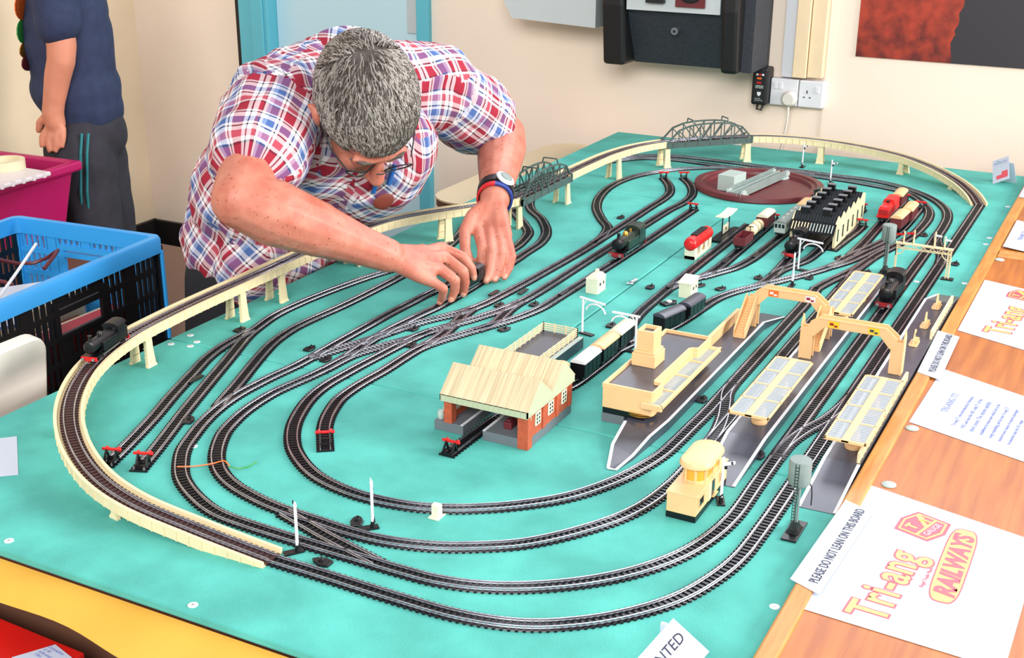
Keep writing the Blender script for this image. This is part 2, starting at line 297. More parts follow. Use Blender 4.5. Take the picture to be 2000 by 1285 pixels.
track('straight siding ending in a curl with a red buffer stop beside the viaduct', [(-1066,1628),(-1058,1659),(-1045,1698),(-1022,1745),(-1003,1797),(-995,1843),(-987,1950),(-982,2062),(-978,2177),(-978,2334),(-979,2441),(-981,2568),(-981,2639),(-987,2704),(-1004,2754),(-1027,2798),(-1052,2837)], lever=[(-971,1835,0),(-955,2385,0),(-1006,2462,0)])
track('connecting track among the throat points, nearer the raised viaduct', [(-1113,1479),(-1101,1515),(-1090,1553),(-1077,1589),(-1066,1628)])
track('connecting track among the throat points, nearer the goods shed', [(-1067,1451),(-1063,1514),(-1052,1551),(-1038,1586),(-1020,1630),(-1010,1668)])
track('diagonal crossing track among the throat points', [(-1003,1797),(-1000,1760),(-993,1720),(-987,1680),(-985,1640),(-987,1590)])
track('second diagonal crossing track among the throat points', [(-946,1870),(-945,1830),(-940,1790),(-935,1745),(-945,1710)])
track('crossover track between the first and second platform lines', [(-502,1690),(-499,1655),(-488,1615),(-476,1570),(-468,1525),(-466,1490)])
track('crossover track between the platform lines beside the near canopy', [(-374,1480),(-372,1530),(-362,1580),(-348,1625),(-338,1680),(-334,1730)], lever=[(-396,1478,0)])
track('crossover track linking the two front curves', [(-850,1060),(-815,1050),(-775,1038),(-735,1028),(-690,1017)])
track('goods track running through the brick goods shed under the vans', [(-757,1285),(-756,1360),(-754,1420),(-745,1465),(-727,1520),(-711,1570),(-707,1630),(-707,1745),(-718,1800),(-732,1855),(-740,1910),(-743,2000),(-744,2200),(-744,2400),(-745,2540)], lever=[(-760,1835,0),(-776,2053,0)])
track('goods branch under the two black vans', [(-707,1730),(-697,1775),(-681,1825),(-667,1880),(-659,1940),(-655,1990),(-648,2050),(-632,2100),(-610,2142),(-588,2182),(-567,2222),(-545,2265),(-518,2329),(-503,2400),(-497,2500),(-497,2700),(-493,2910)], lever=[(-690,1960,0.5),(-660,2105,-0.4),(-535,2245,0),(-517,2395,0)])
track('yard siding under the maroon wagons', [(-744,2060),(-736,2095),(-722,2130),(-709,2172),(-704,2226),(-704,2317),(-706,2600)], lever=[(-700,2105,-0.5)])
track('yard siding under the grey railcar', [(-712,2150),(-695,2190),(-677,2234),(-665,2300),(-661,2398),(-659,2478),(-656,2780)])
track('siding leading into the engine shed under the black locomotive', [(-606,2150),(-600,2190),(-598,2244),(-601,2330),(-606,2440),(-608,2690),(-610,2800)], lever=[(-619,2200,0)])
track('siding leading into the open bay of the engine shed', [(-599,2215),(-594,2262),(-582,2305),(-569,2350),(-564,2420),(-564,2560),(-560,2780)])
track('siding under the two brown vans with cream roofs', [(-507,2390),(-495,2440),(-478,2500),(-461,2570),(-451,2640),(-448,2860)])
track('inner track curving behind the engine shed and turntable to the storage sidings', [(-507,2190),(-497,2240),(-484,2290),(-472,2340),(-463,2400),(-452,2465),(-437,2530),(-421,2610),(-416,2690),(-416,2770),(-425,2835),(-446,2892),(-473,2944),(-505,2980),(-545,2999),(-590,3012),(-640,3024),(-700,3030),(-775,3038),(-881,3040),(-941,3020),(-1015,2975),(-1075,2912),(-1118,2825),(-1133,2722),(-1120,2615),(-1085,2510),(-1035,2425),(-1000,2375),(-983,2315),(-979,2260)])
track('link track joining the storage line to the back straight', [(-1028,3030),(-975,3027),(-920,3026),(-860,3038),(-800,3050),(-740,3060)])
track('short link under the signal gantry', [(-374,2650),(-366,2600),(-352,2550),(-340,2500),(-334,2440)], lever=[(-400,2640,0)])
track('link track beside the far platform end', [(-468,2200),(-468,2260),(-470,2300),(-466,2360),(-460,2420)], lever=[(-447,2330,0)])
track('short yard link between the goods branch and the inner curve', [(-517,2329),(-498,2372),(-484,2420),(-470,2480),(-455,2540)])
# isolating clips lying between rails
for (x, y) in [(-1008,1843+40),(-966,1955-40),(-899,1945),(-744,2075),(-704,2268),(-663,2330),(-1213,1325),(-1290+52,2400)]:
    G().box(-4.2, 4.2, -16, 16, 2.4, 4.6).build('track_clip', 'black', bevel=0.6, loc=(x/1000, y/1000, 0.0002))
for o in [o for o in C.objects if o.name.startswith('track_clip')]: tag(o, 'black plastic clip with shiny top lying between the rails', 'clip', 'clips between rails')
def buffer_stop(x, y, rz, label):
    r = thing('buffer_stop', label, 'buffer stop', (x/1000, y/1000, 0.0026), rz, 'red topped buffer stops at siding ends')
    g = G()
    for s in (-1, 1):
        g.bar((s*6.6, -2, 0), (s*6.6, 3, 14), 2.2).bar((s*6.6, 14, 0), (s*6.6, 3, 14), 2.2).bar((s*6.6, -3, 2), (s*6.6, 16, 2), 2)
    g.bar((-7, 14, 2), (7, 14, 2), 2).bar((-7, -2, 2), (7, -2, 2), 2).build('stand', 'black', r)
    G().bar((-13, 1.5, 14.5), (13, 1.5, 14.5), 3.4, 3.4).build('buffer_beam', 'red', r, bevel=0.6)
    g = G()
    for s in (-1, 1): g.cyl((s*8, 0, 14.5), (s*8, -3.5, 14.5), 1.6, 2.2, 8)
    g.build('buffer_head', 'red', r)
BS = 'small black buffer stop with a red beam at the end of a siding'
for x, y, a, l in [(-1131,1071,pi+0.31,'buffer stop with red beam on the siding closest to the cream ramp'),(-1087,1081,pi+0.38,'buffer stop with red beam on the second siding from the cream ramp'),(-920,1243,pi+0.64,'buffer stop with red beam on the short curved siding'),(-757,1298,pi,'buffer stop with red beam in front of the brick goods shed'),
    (-1050,2834,0.55,'buffer stop with red beam on the curled siding next to the viaduct'),(-1007,2857,0.5,'buffer stop with red beam on the curled siding beside the turntable'),(-889,2590,0,'buffer stop with red beam on the straight siding below the turntable'),(-706,2590,0,'buffer stop with red beam behind the maroon brake van'),
    (-610,2790,0,'buffer stop with red beam beyond the engine shed bay with the black locomotive'),(-560,2770,0,'buffer stop with red beam at the far end of the empty engine shed bay'),(-529,2640,0,'buffer stop with red beam on the bare track between engine shed and red diesel'),(-493,2900,0,'buffer stop with red beam behind the brown van of the red diesel'),(-448,2850,0,'buffer stop with red beam behind the two brown vans')]:
    buffer_stop(x, y, a, l)
track('short bare siding between the engine shed and the red diesel', [(-542,2440),(-536,2520),(-530,2600),(-529,2650)])
# ------------------------------------------------------------------ raised viaduct
VP = [(-797,968,1.5),(-850,967,6),(-900,966,11),(-1000,969,20),(-1075,988,27),(-1160,1036,34),(-1238,1108,41),(-1295,1198,48),(-1322,1292,53.5),(-1328,1400,58),(-1328,1600,61),(-1328,1900,61),(-1312,2010,61),(-1270,2105,61),(-1225,2180,61),(-1185,2255,61),(-1173,2330,61),(-1173,2515,61),(-1171,2640,61),(-1163,2770,61),(-1140,2875,61),(-1098,2961,61),(-1020,3060,61),(-938,3128,60),(-860,3172,58),(-765,3198,54),(-650,3200,47),(-551,3178,39),(-470,3135,28),(-405,3075,17),(-360,3005,8),(-336,2945,1.5)]
vfull = spline(VP, 6)
def vcut(a, b): return [p.copy() for p in vfull[a:b+1]]
def nearest(x, y): return min(range(len(vfull)), key=lambda i: hypot(vfull[i].x - x, vfull[i].y - y))
marks = [(-797,968),(-1016,970),(-1232,1102),(-1325,1336),(-1328,1568),(-1328,1671),(-1328,1912),(-1255,2131),(-1173,2290),(-1173,2515),(-1160,2785),(-1098,2961),(-938,3128),(-765,3198),(-551,3178),(-408,3078),(-336,2945)]
ids = [nearest(*m) for m in marks]; ids[0] = 0; ids[-1] = len(vfull) - 1
names = ['cream incline ramp section rising from the front edge','cream curved incline section over the front small pier','cream curved viaduct section at the front corner','cream straight viaduct section behind the loco','cream straight viaduct section beside the plaid shirt','cream straight viaduct section below the reaching arm','cream curved viaduct section bending towards the truss bridge','cream viaduct section in front of the round table',None,'cream viaduct section between the two truss bridges','cream curved viaduct section leading to the far truss bridge',None,'cream viaduct section along the wall beyond the far bridge','cream curved viaduct section descending along the wall','cream curved descending section with a short pier','cream curved end ramp meeting the black track by the wooden ledge']
for k in range(len(ids) - 1):
    if names[k] is None: continue
    seg = vcut(ids[k], ids[k+1]); o0 = seg[0].copy(); loc = [tuple(p - o0) for p in seg]
    r = thing('viaduct_section', names[k] + ' carrying brown track', 'viaduct', o0 / 1000)
    low = lambda p: max(-9.5, -(p[2] + o0.z) + 0.2)
    deck = G().sweep(loc, [(-17, -2), (17, -2), (17, -0.2), (-17, -0.2)]); deck.build('deck', 'cream', r)
    for sd in (-1, 1):
        g = G(); rings = []; n = len(loc)
        for i, p in enumerate(loc):
            a = loc[max(i-1,0)]; b = loc[min(i+1,n-1)]; dd = hypot(b[0]-a[0], b[1]-a[1]); nx, ny = (b[1]-a[1])/dd, -(b[0]-a[0])/dd; lo = low(p)
            rings.append([(p[0]+nx*o*sd, p[1]+ny*o*sd, p[2]+h) for o, h in ((15.2, lo), (18.4, lo), (18.4, 3), (19.4, 3), (19.4, 5.6), (15.2, 5.6))])
        g.ring(rings)
        for i in range(2, n - 1, 3):
            p = Vector(loc[i]); a = Vector(loc[i-1]); b = Vector(loc[i+1]); t_ = (b - a).normalized(); nn = Vector((t_.y, -t_.x, 0)) * sd; q = p + nn * 18.8; lo = low(p)
            g.bar(q + Vector((0, 0, lo)), q + Vector((0, 0, 3)), 1.6, 1.8, up=t_)
        g.build('parapet', 'cream', r)
track('brown plastic track laid along the raised cream viaduct, front half', [tuple(p) for p in vfull[0:nearest(-1328,1700):4]] + [tuple(vfull[nearest(-1328,1700)])], 'brown_sleeper')
track('brown plastic track laid along the raised cream viaduct, far half over the bridges', [tuple(p) for p in vfull[nearest(-1328,1700)::4]] + [tuple(vfull[-1])], 'brown_sleeper')
def pier(x, y, label):
    i = nearest(x, y); p = vfull[i]; a = vfull[max(i-1,0)]; b = vfull[min(i+1,len(vfull)-1)]; rz = atan2(b.y - a.y, b.x - a.x) - pi/2; H = p.z - 9.5 if p.z > 14 else max(p.z - 2.2, 3)
    r = thing('viaduct_pier', label, 'pier', (p.x/1000, p.y/1000, 0), rz)
    s = min(1, H / 48); hw = 8.5 * (0.55 + 0.45 * s)
    g = G(); xi, xo = 9, 17
    for sd in (-1, 1):
        leg = G(); top = H
        rings = []
        for z, w, ox in ((0, hw+2, 3.4), (2, hw+2, 3.2), (4, hw+0.6, 2.2), (H*0.55, hw-1.2, 1), (H, hw-1.4, 0)):
            if z > H: continue
            xc0 = sd * (13 + ox * s); t = 2.6
            rings.append([(xc0 - t, -w, z), (xc0 + t, -w, z), (xc0 + t, w, z), (xc0 - t, w, z)])
        leg.ring(rings)
        if H > 25:
            for z in (H*0.3, H*0.62): leg.box(sd*10-1, sd*12+1, -hw+1.5, hw-1.5, z, z+1.4)
        leg.build('leg', 'cream', r)
    if H > 12:
        g = G().prism([(-11, H), (-11, H-9), (-8, H-5), (-3, H-3.2), (3, H-3.2), (8, H-5), (11, H-9), (11, H)], -hw+1.6, hw-1.6, 'y'); g.build('cross_arch', 'cream', r)
    return r
PL = ['short cream pier under the front ramp','cream pier under the front corner curve','cream portal pier next to the moving black loco','tall cream portal pier nearest the blue crate side','tall cream portal pier in front of the shirt hem','tall cream portal pier below the reaching forearm','tall cream pier beside the hand with the watch','tall cream pier under the near end of the grey truss bridge','tall cream pier under the far end of the grey truss bridge','tall cream pier between the two truss bridges','tall cream pier under the end of the far truss bridge facing the near one','tall cream pier under the end of the far truss bridge facing the sockets','cream pier by the wall behind the turntable','shorter cream pier by the wall behind the engine shed','shortest cream pier near the far wanted card']
for (x, y), l in zip(marks[1:10] + marks[10:16], PL): pier(x, y, l)
def truss(x0, y0, x1, y1, label):
    L = hypot(x1-x0, y1-y0) + 10; rz = atan2(y1-y0, x1-x0); r = thing('truss_bridge', label, 'bridge', ((x0+x1)/2000, (y0+y1)/2000, 0.0605), rz)
    G().box(-L/2, L/2, -17, 17, -5, -1).build('deck', 'bridge', r)
    h = lambda u: 10 + 36 * (1 - (2*u) ** 4 * 0.75 - (2*u) ** 2 * 0.25) if abs(u) < 0.5 else 8
    N = 8
    for sd in (-1, 1):
        y = sd * 19
        g = G().box(-L/2, L/2, y-2, y+2, -11, 1.5)
        for i in range(7): g.box(-L/2 + (i+0.5)*L/7.0 - 0.8, -L/2 + (i+0.5)*L/7.0 + 0.8, y-2.8, y+2.8, -10, 1)
        g.box(-L/2, -L/2+5, y-3, y+3, -11, 8).box(L/2-5, L/2, y-3, y+3, -11, 8).box(-L/2, L/2, y-3, y+3, 1, 3)
        g.build('girder', 'bridge', r)
        us = [-0.5 + i/N for i in range(N+1)]; P = [(u*L*0.97, y, 3 if i in (0, N) else h(u)) for i, u in enumerate(us)]
        g = G()
        for a, b in zip(P, P[1:]): g.bar(a, b, 4, 3.6)
        g.build('top_chord', 'bridge', r)
        for i in range(1, N): G().bar((P[i][0], y, 2), P[i], 2.2, 1.8).build('post', 'bridge', r)
        for i in range(1, N):
            j = i + 1 if i < N/2 else i - 1
            G().bar((P[i][0], y, h(us[i])-1), (P[j][0], y, 2.5), 2.6, 2).build('brace', 'bridge', r)
    for u in (-0.2, 0.2):
        g = G(); z = h(u); x = u * L; g.bar((x, -19, z), (x, -16, z+11), 2.4).bar((x, -16, z+11), (x, 16, z+11), 2.4).bar((x, 16, z+11), (x, 19, z), 2.4)
        g.build('portal', 'bridge', r)
truss(-1173, 2285, -1173, 2520, 'grey-green plastic truss bridge beside the wrist with the watch')
truss(-1098, 2961, -938, 3128, 'grey-green plastic truss bridge in front of the back wall below the black heater box')
# ------------------------------------------------------------------ wooden ledge and papers on it
def framed(y0, y1, label):
    r = thing('framed_panel', label, 'wooden panel', (0, (y0+y1)/2, -0.0505)); h = (y1-y0)/2
    G(1).box(-0.243, 0.42, -h+0.022, h-0.022, 0.03, 0.0603).build('panel', 'wood', r)
    G(1).box(-0.2655, -0.243, -h, h, 0, 0.063).build('side_rail', 'wood_rail', r, bevel=0.003)
    G(1).box(-0.2425, 0.42, -h, -h+0.022, 0, 0.063).build('end_rail', 'wood_rail', r, bevel=0.003)
    G(1).box(-0.2425, 0.42, h-0.022, h, 0, 0.063).build('end_rail', 'wood_rail', r, bevel=0.003)
framed(0.80, 2.547, 'orange varnished framed wooden panel holding the logo sheets beside the platforms')
framed(2.550, 3.38, 'smaller orange varnished framed wooden panel by the back wall corner')
def sheet(label, q, z, name='paper_sheet', cat='paper', m='paper'):
    c = (sum(p[0] for p in q)/4, sum(p[1] for p in q)/4); r = thing(name, label, cat, (c[0], c[1], z))
    G(1).prism([(x-c[0], y-c[1]) for x, y in q], 0, 0.0005).build('sheet', m, r); r['c'] = 0.0; return r, c
def fit(o, width):
    xs = [v.co.x for v in o.data.vertices]; k = width / (max(xs) - min(xs)); o.scale = (k, k, 1); return o
def logo(r, c, x, y, ang, width, off=0.05):
    for m, of, dz in (('logo_red', off, 0.0007), ('logo_yellow', 0.008, 0.0009)):
        o = text('Tri-ang', 1, m, r, (x-c[0], y-c[1], dz), (0, 0, ang), off=of, space=1.06); k = width / 3.0; o.scale = (k*0.90, k*1.06, 1)
def shield(r, c, x, y, ang, s):
    b = bpy.data.objects.new('emblem', G(1).prism([(-1,-0.75),(0,-1),(1,-0.75),(1,0.75),(0,1),(-1,0.75)], 0, 0.0002).mesh('emblem')); C.objects.link(b); b.parent = r
    b.data.materials.append(M['logo_red']); b.location = (x-c[0], y-c[1], 0.0007); b.rotation_euler = (0, 0, ang); b.scale = (s, s, 1)
    g = G(1).prism([(-0.86,-0.64),(0,-0.86),(0.86,-0.64),(0.86,0.64),(0,0.86),(-0.86,0.64)], 0.00015, 0.0004); g.build('emblem_field', 'logo_yellow', b)
    G(1).prism([(-0.78,-0.1),(-0.05,-0.1),(0.6,0.62),(0,0.78),(-0.78,0.58)], 0.0004, 0.0006).prism([(0.2,-0.1),(0.78,-0.1),(0.78,0.5)], 0.0004, 0.0006).prism([(-0.78,-0.22),(-0.78,-0.58),(0,-0.78),(0.78,-0.58),(0.78,-0.22)], 0.0004, 0.0006).build('emblem_block', 'logo_red', b)
    text('T', 0.62, 'logo_yellow', b, (-0.55, 0.1, 0.0008), off=0.02); text('T', 0.62, 'logo_yellow', b, (0.28, -0.08, 0.0010), off=0.02); text('GAUGE', 0.36, 'paper', b, (-0.62, -0.55, 0.0008))
r, c = sheet('large white laminated sheet with yellow logos, RAILWAYS oval and shield on the ledge', [(-0.246,1.136),(-0.046,1.122),(-0.042,1.395),(-0.252,1.447)], 0.0102)
logo(r, c, -0.166, 1.148, radians(86), 0.165)
shield(r, c, -0.168, 1.370, radians(72), 0.028)
oval = []
for a in range(24):
    t = 2*pi*a/24; oval.append((-0.1215 + 0.0165*(abs(cos(t))**0.55)*(1 if cos(t) > 0 else -1), 1.300 + 0.086*(abs(sin(t))**0.42)*(1 if sin(t) > 0 else -1)))
G(1).prism([(x-c[0], y-c[1]) for x, y in oval], 0.0005, 0.0007).build('oval_border', 'logo_red', r)
G(1).prism([((x+0.1215)*0.90-0.1215-c[0], (y-1.3)*0.972+1.3-c[1]) for x, y in oval], 0.0007, 0.0009).build('oval', 'logo_yellow', r)
o = fit(text('RAILWAYS', 0.03, 'logo_red', r, (-0.111-c[0], 1.228-c[1], 0.0010), (0, 0, radians(90)), off=0.0016, shear=0.25), 0.146)
fit(text('Regd Trade Mark', 0.01, 'logo_red', r, (-0.143-c[0], 1.235-c[1], 0.0008), (0, 0, radians(86))), 0.045)
def notice(label, q, x, y, ang, w):
    r, c = sheet(label, q, 0.0128, 'notice_strip', 'notice'); fit(text('PLEASE DO NOT LEAN ON THIS BOARD', 0.01, 'ink', r, (x-c[0], y-c[1], 0.0008), (0, 0, ang)), w).scale.y *= 1.5
notice('white notice strip lapping over the rail above the large logo sheet', [(-0.272,1.182),(-0.236,1.166),(-0.226,1.372),(-0.262,1.388)], -0.243, 1.186, radians(87.5), 0.185)
notice('white notice strip lapping over the rail beside the typed history sheet', [(-0.264,1.842),(-0.228,1.826),(-0.232,2.026),(-0.268,2.040)], -0.240, 1.852, radians(91), 0.175)
r, c = sheet('white typed history sheet beside the middle platform fence', [(-0.240,1.659),(-0.030,1.585),(-0.020,1.790),(-0.233,1.880)], 0.0102)
fit(text('TRI-ANG TT', 0.02, 'ink_blue', r, (-0.199-c[0], 1.715-c[1], 0.0007), (0, 0, radians(86))), 0.075)
for i, (l, w) in enumerate([('Tri-ang TT was introduced in February', 0.115), ('1957, and was the UK\'s only TT of the', 0.115), ('short scene. The system quickly', 0.115), ('established an impressive which led to the', 0.118), ('range expanding, and by now Tri-ang TT', 0.118), ('featured more classes of express passenger', 0.12), ('locomotives than the OO range.', 0.09), ('', 0), ('However, 1964 saw the high times', 0.10), ('any TT at', 0.03)]):
    if l: fit(text(l, 0.008, 'ink_blue', r, (-0.182 + i*0.0125-c[0], 1.675 - i*0.0045-c[1], 0.0007), (0, 0, radians(86))), w)
r, c = sheet('white laminated logo sheet between the notice strip and the cross rail', [(-0.241,2.064),(-0.040,1.985),(-0.036,2.300),(-0.241,2.362)], 0.0102)
logo(r, c, -0.163, 2.075, radians(86), 0.165); shield(r, c, -0.168, 2.300, radians(74), 0.026)
r, c = sheet('white sheet headed with small type beyond the cross rail', [(-0.240,2.592),(-0.060,2.525),(-0.060,2.730),(-0.240,2.812)], 0.0129)
fit(text('TRI-ANG TT', 0.02, 'ink_blue', r, (-0.212-c[0], 2.655-c[1], 0.0007), (0, 0, radians(88))), 0.07)
r, c = sheet('white sheet at the far end of the ledge by the back wall', [(-0.262,3.02),(-0.10,2.98),(-0.10,3.20),(-0.262,3.26)], 0.0132)
for (x, y, l) in [(-0.232,1.640,'grey sucker disc at the foot of the typed history sheet'),(-0.234,2.505,'grey sucker disc near the cross rail'),(-0.225,1.458,'grey sucker disc at the top of the large logo sheet')]:
    tag(G().lathe([(9, 0), (9, 1), (6, 2.4), (2, 3)], n=20).build('sucker_disc', 'lightgrey', smooth=True, loc=(x, y, 0.0101)), l, 'disc')
# loose paper on the board and tent cards
q = [(-1.330,1.030),(-1.296,1.063),(-1.207,0.984),(-1.245,0.950)]
r, c = sheet('folded blue-white paper lying on the board corner by the cream ramp', q, 0.0003, 'folded_paper', 'paper')
r = thing('tent_card', 'small leaning card headed WANTED by the far end of the ramp', 'card', (-0.318, 3.16, 0), radians(-20))
def card(r, w, h, tilt, roll, m='paper', name='card_face'):
    o = G(1).box(-w/2, w/2, 0, h, 0, 0.0006).build(name, m, r); o.rotation_euler = (tilt, 0, roll); return o
f_ = card(r, 0.044, 0.062, radians(58), 0)
f_.rotation_euler = (radians(58), radians(-28), radians(0)); f_.location = (0, 0, 0.012)
fit(text('WANTED', 0.01, 'ink_blue', f_, (-0.019, 0.048, 0.0007)), 0.036)
G(1).box(-0.012, 0.018, 0.008, 0.018, 0.0006, 0.0008).box(0.002, 0.018, 0.018, 0.026, 0.0006, 0.0008).build('print', 'logo_red', f_)
b_ = card(r, 0.044, 0.06, radians(118), 0, name='card_back'); b_.location = (-0.008, 0.052, 0.002)
r = thing('tent_card', 'white card printed WANTED standing at the front edge of the board', 'card', (-0.3333, 0.9852, 0))
A_ = Vector((0, 0, 0.06)); eu = (Vector((-0.0160, -0.0485, 0.04)) - A_); ev = (Vector((0.0260, -0.0182, 0.035)) - A_); ux = (-eu).normalized(); vy = (-ev); vy = (vy - ux*vy.dot(ux)).normalized(); nz_ = ux.cross(vy)
f_ = G(1).box(-0.088, 0, -0.045, 0, -0.0006, 0).build('card_face', 'paper', r); f_.matrix_local = Matrix.Translation(A_) @ Matrix((ux, vy, nz_)).transposed().to_4x4()
fit(text('WANTED', 0.02, 'ink', f_, (-0.070, -0.021, 0.0003), shear=0.1), 0.062)
G(1).box(-0.003, 0.003, -0.002, 0.002, -0.0598, -0.003).build('card_prop', 'paper', r).location = (-0.006, -0.02 + 0.012, 0.0602)
# ------------------------------------------------------------------ platforms
def platform(label, outline, slopes, edges, H=13.5):
    # outline [(x,y,z)] clockwise in mm; edges: polylines along which the white edging runs
    cx = sum(p[0] for p in outline)/len(outline); cy = sum(p[1] for p in outline)/len(outline); r = thing('station_platform', label, 'platform', (cx/1000, cy/1000, 0))
    n = len(outline); top = [(x-cx, y-cy, z) for x, y, z in outline]; bot = [(x, y, 0.2) for x, y, z in top]
    g = G().add(bot + top, [tuple(range(n))] + [(i, (i+1) % n, n+(i+1) % n, n+i) for i in range(n)])
    for q in slopes: g.add([top[i] for i in q], [tuple(range(len(q)))])
    g.build('platform_slab', 'platform', r)
    for e in edges:
        G().sweep([(x-cx, y-cy, z) for x, y, z in e], [(-2.1, 0.1), (2.1, 0.1), (2.1, 0.7), (-2.1, 0.7)]).build('white_edging', 'white', r)
    return r, cx, cy
h = 13.5
o1 = [(-557,1350,0.8),(-545,1352,0.8),(-538,1390,6),(-534,1440,h),(-530,1500,h),(-529,1940,h),(-515,2018,0.8),(-556,2018,0.8),(-586,1940,h),(-586,1500,h),(-584,1470,h),(-577,1410,6)]
p1, cx1, cy1 = platform('long dark platform with the station building and pointed near ramp', o1, [(0,1,2,11),(2,3,10,11),(3,4,9,10),(4,5,8,9),(5,6,7,8)], [[(-557,1351,1),(-546,1352,1),(-539,1390,6),(-535.5,1440,h),(-531.5,1500,h),(-530.5,1940,h),(-516.5,2016,1)],[(-557,1352,1),(-575.5,1410,6),(-582.5,1470,h)]])
o2 = [(-440,1378,0.8),(-397,1378,0.8),(-396,1505,h),(-395,2200,h),(-398,2320,0.8),(-440,2320,0.8),(-450,2200,h),(-450,1505,h)]
platform('dark island platform with two cream canopies and ramps at both ends', o2, [(0,1,2,7),(2,3,6,7),(3,4,5,6)], [[(-398.5,1379,1),(-397.5,1505,h),(-396.5,2200,h),(-399.5,2318,1)],[(-438.5,1379,1),(-448.5,1505,h),(-448.5,2200,h)]])
o3 = [(-314,1367,0.8),(-268,1369,0.8),(-268,1490,h),(-268,2190,h),(-268,2268,0.8),(-308,2266,0.8),(-317,2190,h),(-315,1490,h)]
platform('dark side platform beside the wooden ledge with one cream canopy', o3, [(0,1,2,7),(2,3,6,7),(3,4,5,6)], [[(-312.5,1368,1),(-313.5,1490,h),(-315.5,2190,h),(-306.5,2264,1)],[(-269.6,1370,1),(-269.6,1488,h)]])
def fence(y0, y1, label, x=-271.5):
    r = thing('platform_fence', label, 'fence', (x/1000, (y0+y1)/2000, 0.0136)); L = (y1-y0)/2
    G().prism([(-L, 0), (L, 0), (L-2, 13), (-L+2, 13)], -1, 1, 'x').box(-1.8, 1.8, -L+2, L-2, 13, 14.4).build('fence_panel', 'cream', r)
    n = max(2, int(L/9)); 
    for i in range(n+1):
        y = -L + 2 + (2*L-4)*i/n; G().box(-1.9, 1.9, y-1, y+1, 0, 13.4).build('fence_post', 'cream', r)
fence(1492, 1640, 'cream platform fence beside the near end of the canopy on the side platform'); fence(1700, 1800, 'cream platform fence next to the second footbridge on the side platform'); fence(1990, 2190, 'cream platform fence behind the three benches on the side platform')
fence(1645, 1696, 'short cream platform fence at the middle of the canopy on the side platform')
for y, l in ((2155, 'cream bench with tall pointed back, furthest from the second footbridge'), (2050, 'cream bench with tall pointed back, middle one of three'), (1958, 'cream bench with a dark sign opening, closest to the second footbridge')):
    r = thing('platform_bench', l, 'bench', (-0.291, y/1000, 0.0137), 0)
    G().prism([(-5,-16),(5,-16),(7,-12),(7,12),(5,16),(-5,16),(-7,12),(-7,-12)], 0, 2.2).build('bench_base', 'cream2', r, bevel=0.5)
    G().prism([(-13, 2), (12, 2), (10, 8), (6, 14), (3, 24), (-1, 24), (-9, 10)], -1.2, 1.2, 'x').build('bench_back', 'cream2', r, bevel=0.5)
    for yy in (-8, 0, 8): G().box(1, 6, yy-1.2, yy+1.2, 2, 9).build('bench_arm', 'cream2', r, bevel=0.4)
    if y == 1958: G().box(-1.6, 1.6, -3, 3, 12, 19).build('sign_opening', 'dark_glass', r)
def canopy(label, x0, x1, y0, y1, H, m, base):
    r = thing('platform_canopy', label, 'canopy', ((x0+x1)/2000, (y0+y1)/2000, base/1000)); w = (x1-x0)/2; L = (y1-y0)/2; z = H - base
    g = G().box(-w, -w+3, -L, L, z-3, z).box(w-3, w, -L, L, z-3, z).box(-w, w, -L, -L+4, z-4, z).box(-w, w, L-4, L, z-4, z).box(-5, 5, -L, L, z-3.4, z+0.4)
    g.build('canopy_frame', m, r, bevel=0.5); n = 4
    for i in range(n+1):
        y = -L + 4 + (2*L-8)*i/n; G().box(-w+1, w-1, y-1.4, y+1.4, z-2.4, z).build('cross_bar', m, r) if 0 < i < n else None
    for sd in (-1, 1):
        for i in range(n):
            a = -L+4+(2*L-8)*i/n+1.4; b = -L+4+(2*L-8)*(i+1)/n-1.4; k = 9; x0_, x1_ = sorted((sd*5, sd*(w-3)))
            p = G().box(x0_, x1_, a, b, z-1.4, z-0.7).build('glazing_pane', 'glass', r)
            g = G(); k = 9
            for j in range(k): yy = a + (b-a)*(j+0.5)/k; g.box(x0_+0.5, x1_-0.5, yy-0.7, yy+0.7, z-0.7, z-0.2)
            g.build('glazing_bars', 'lightgrey', p)
    for s in (-1, 1): G().lathe([(11, 0), (11, 3), (8, 5), (7, z-6), (12, z-2.6)], (0, s*(L-58), 0), 20).build('canopy_pillar', m, r, smooth=True)
    return r
canopy('cream glazed canopy on the island platform in front of the second footbridge', -448, -392, 1496, 1720, 48, 'cream2', 13.6)
canopy('cream glazed canopy on the side platform beside the wooden ledge', -315, -261.5, 1478, 1711, 48, 'cream2', 13.6)
canopy('cream glazed canopy on the island platform beyond the first footbridge', -442, -390, 1950, 2185, 48, 'cream2', 13.6)
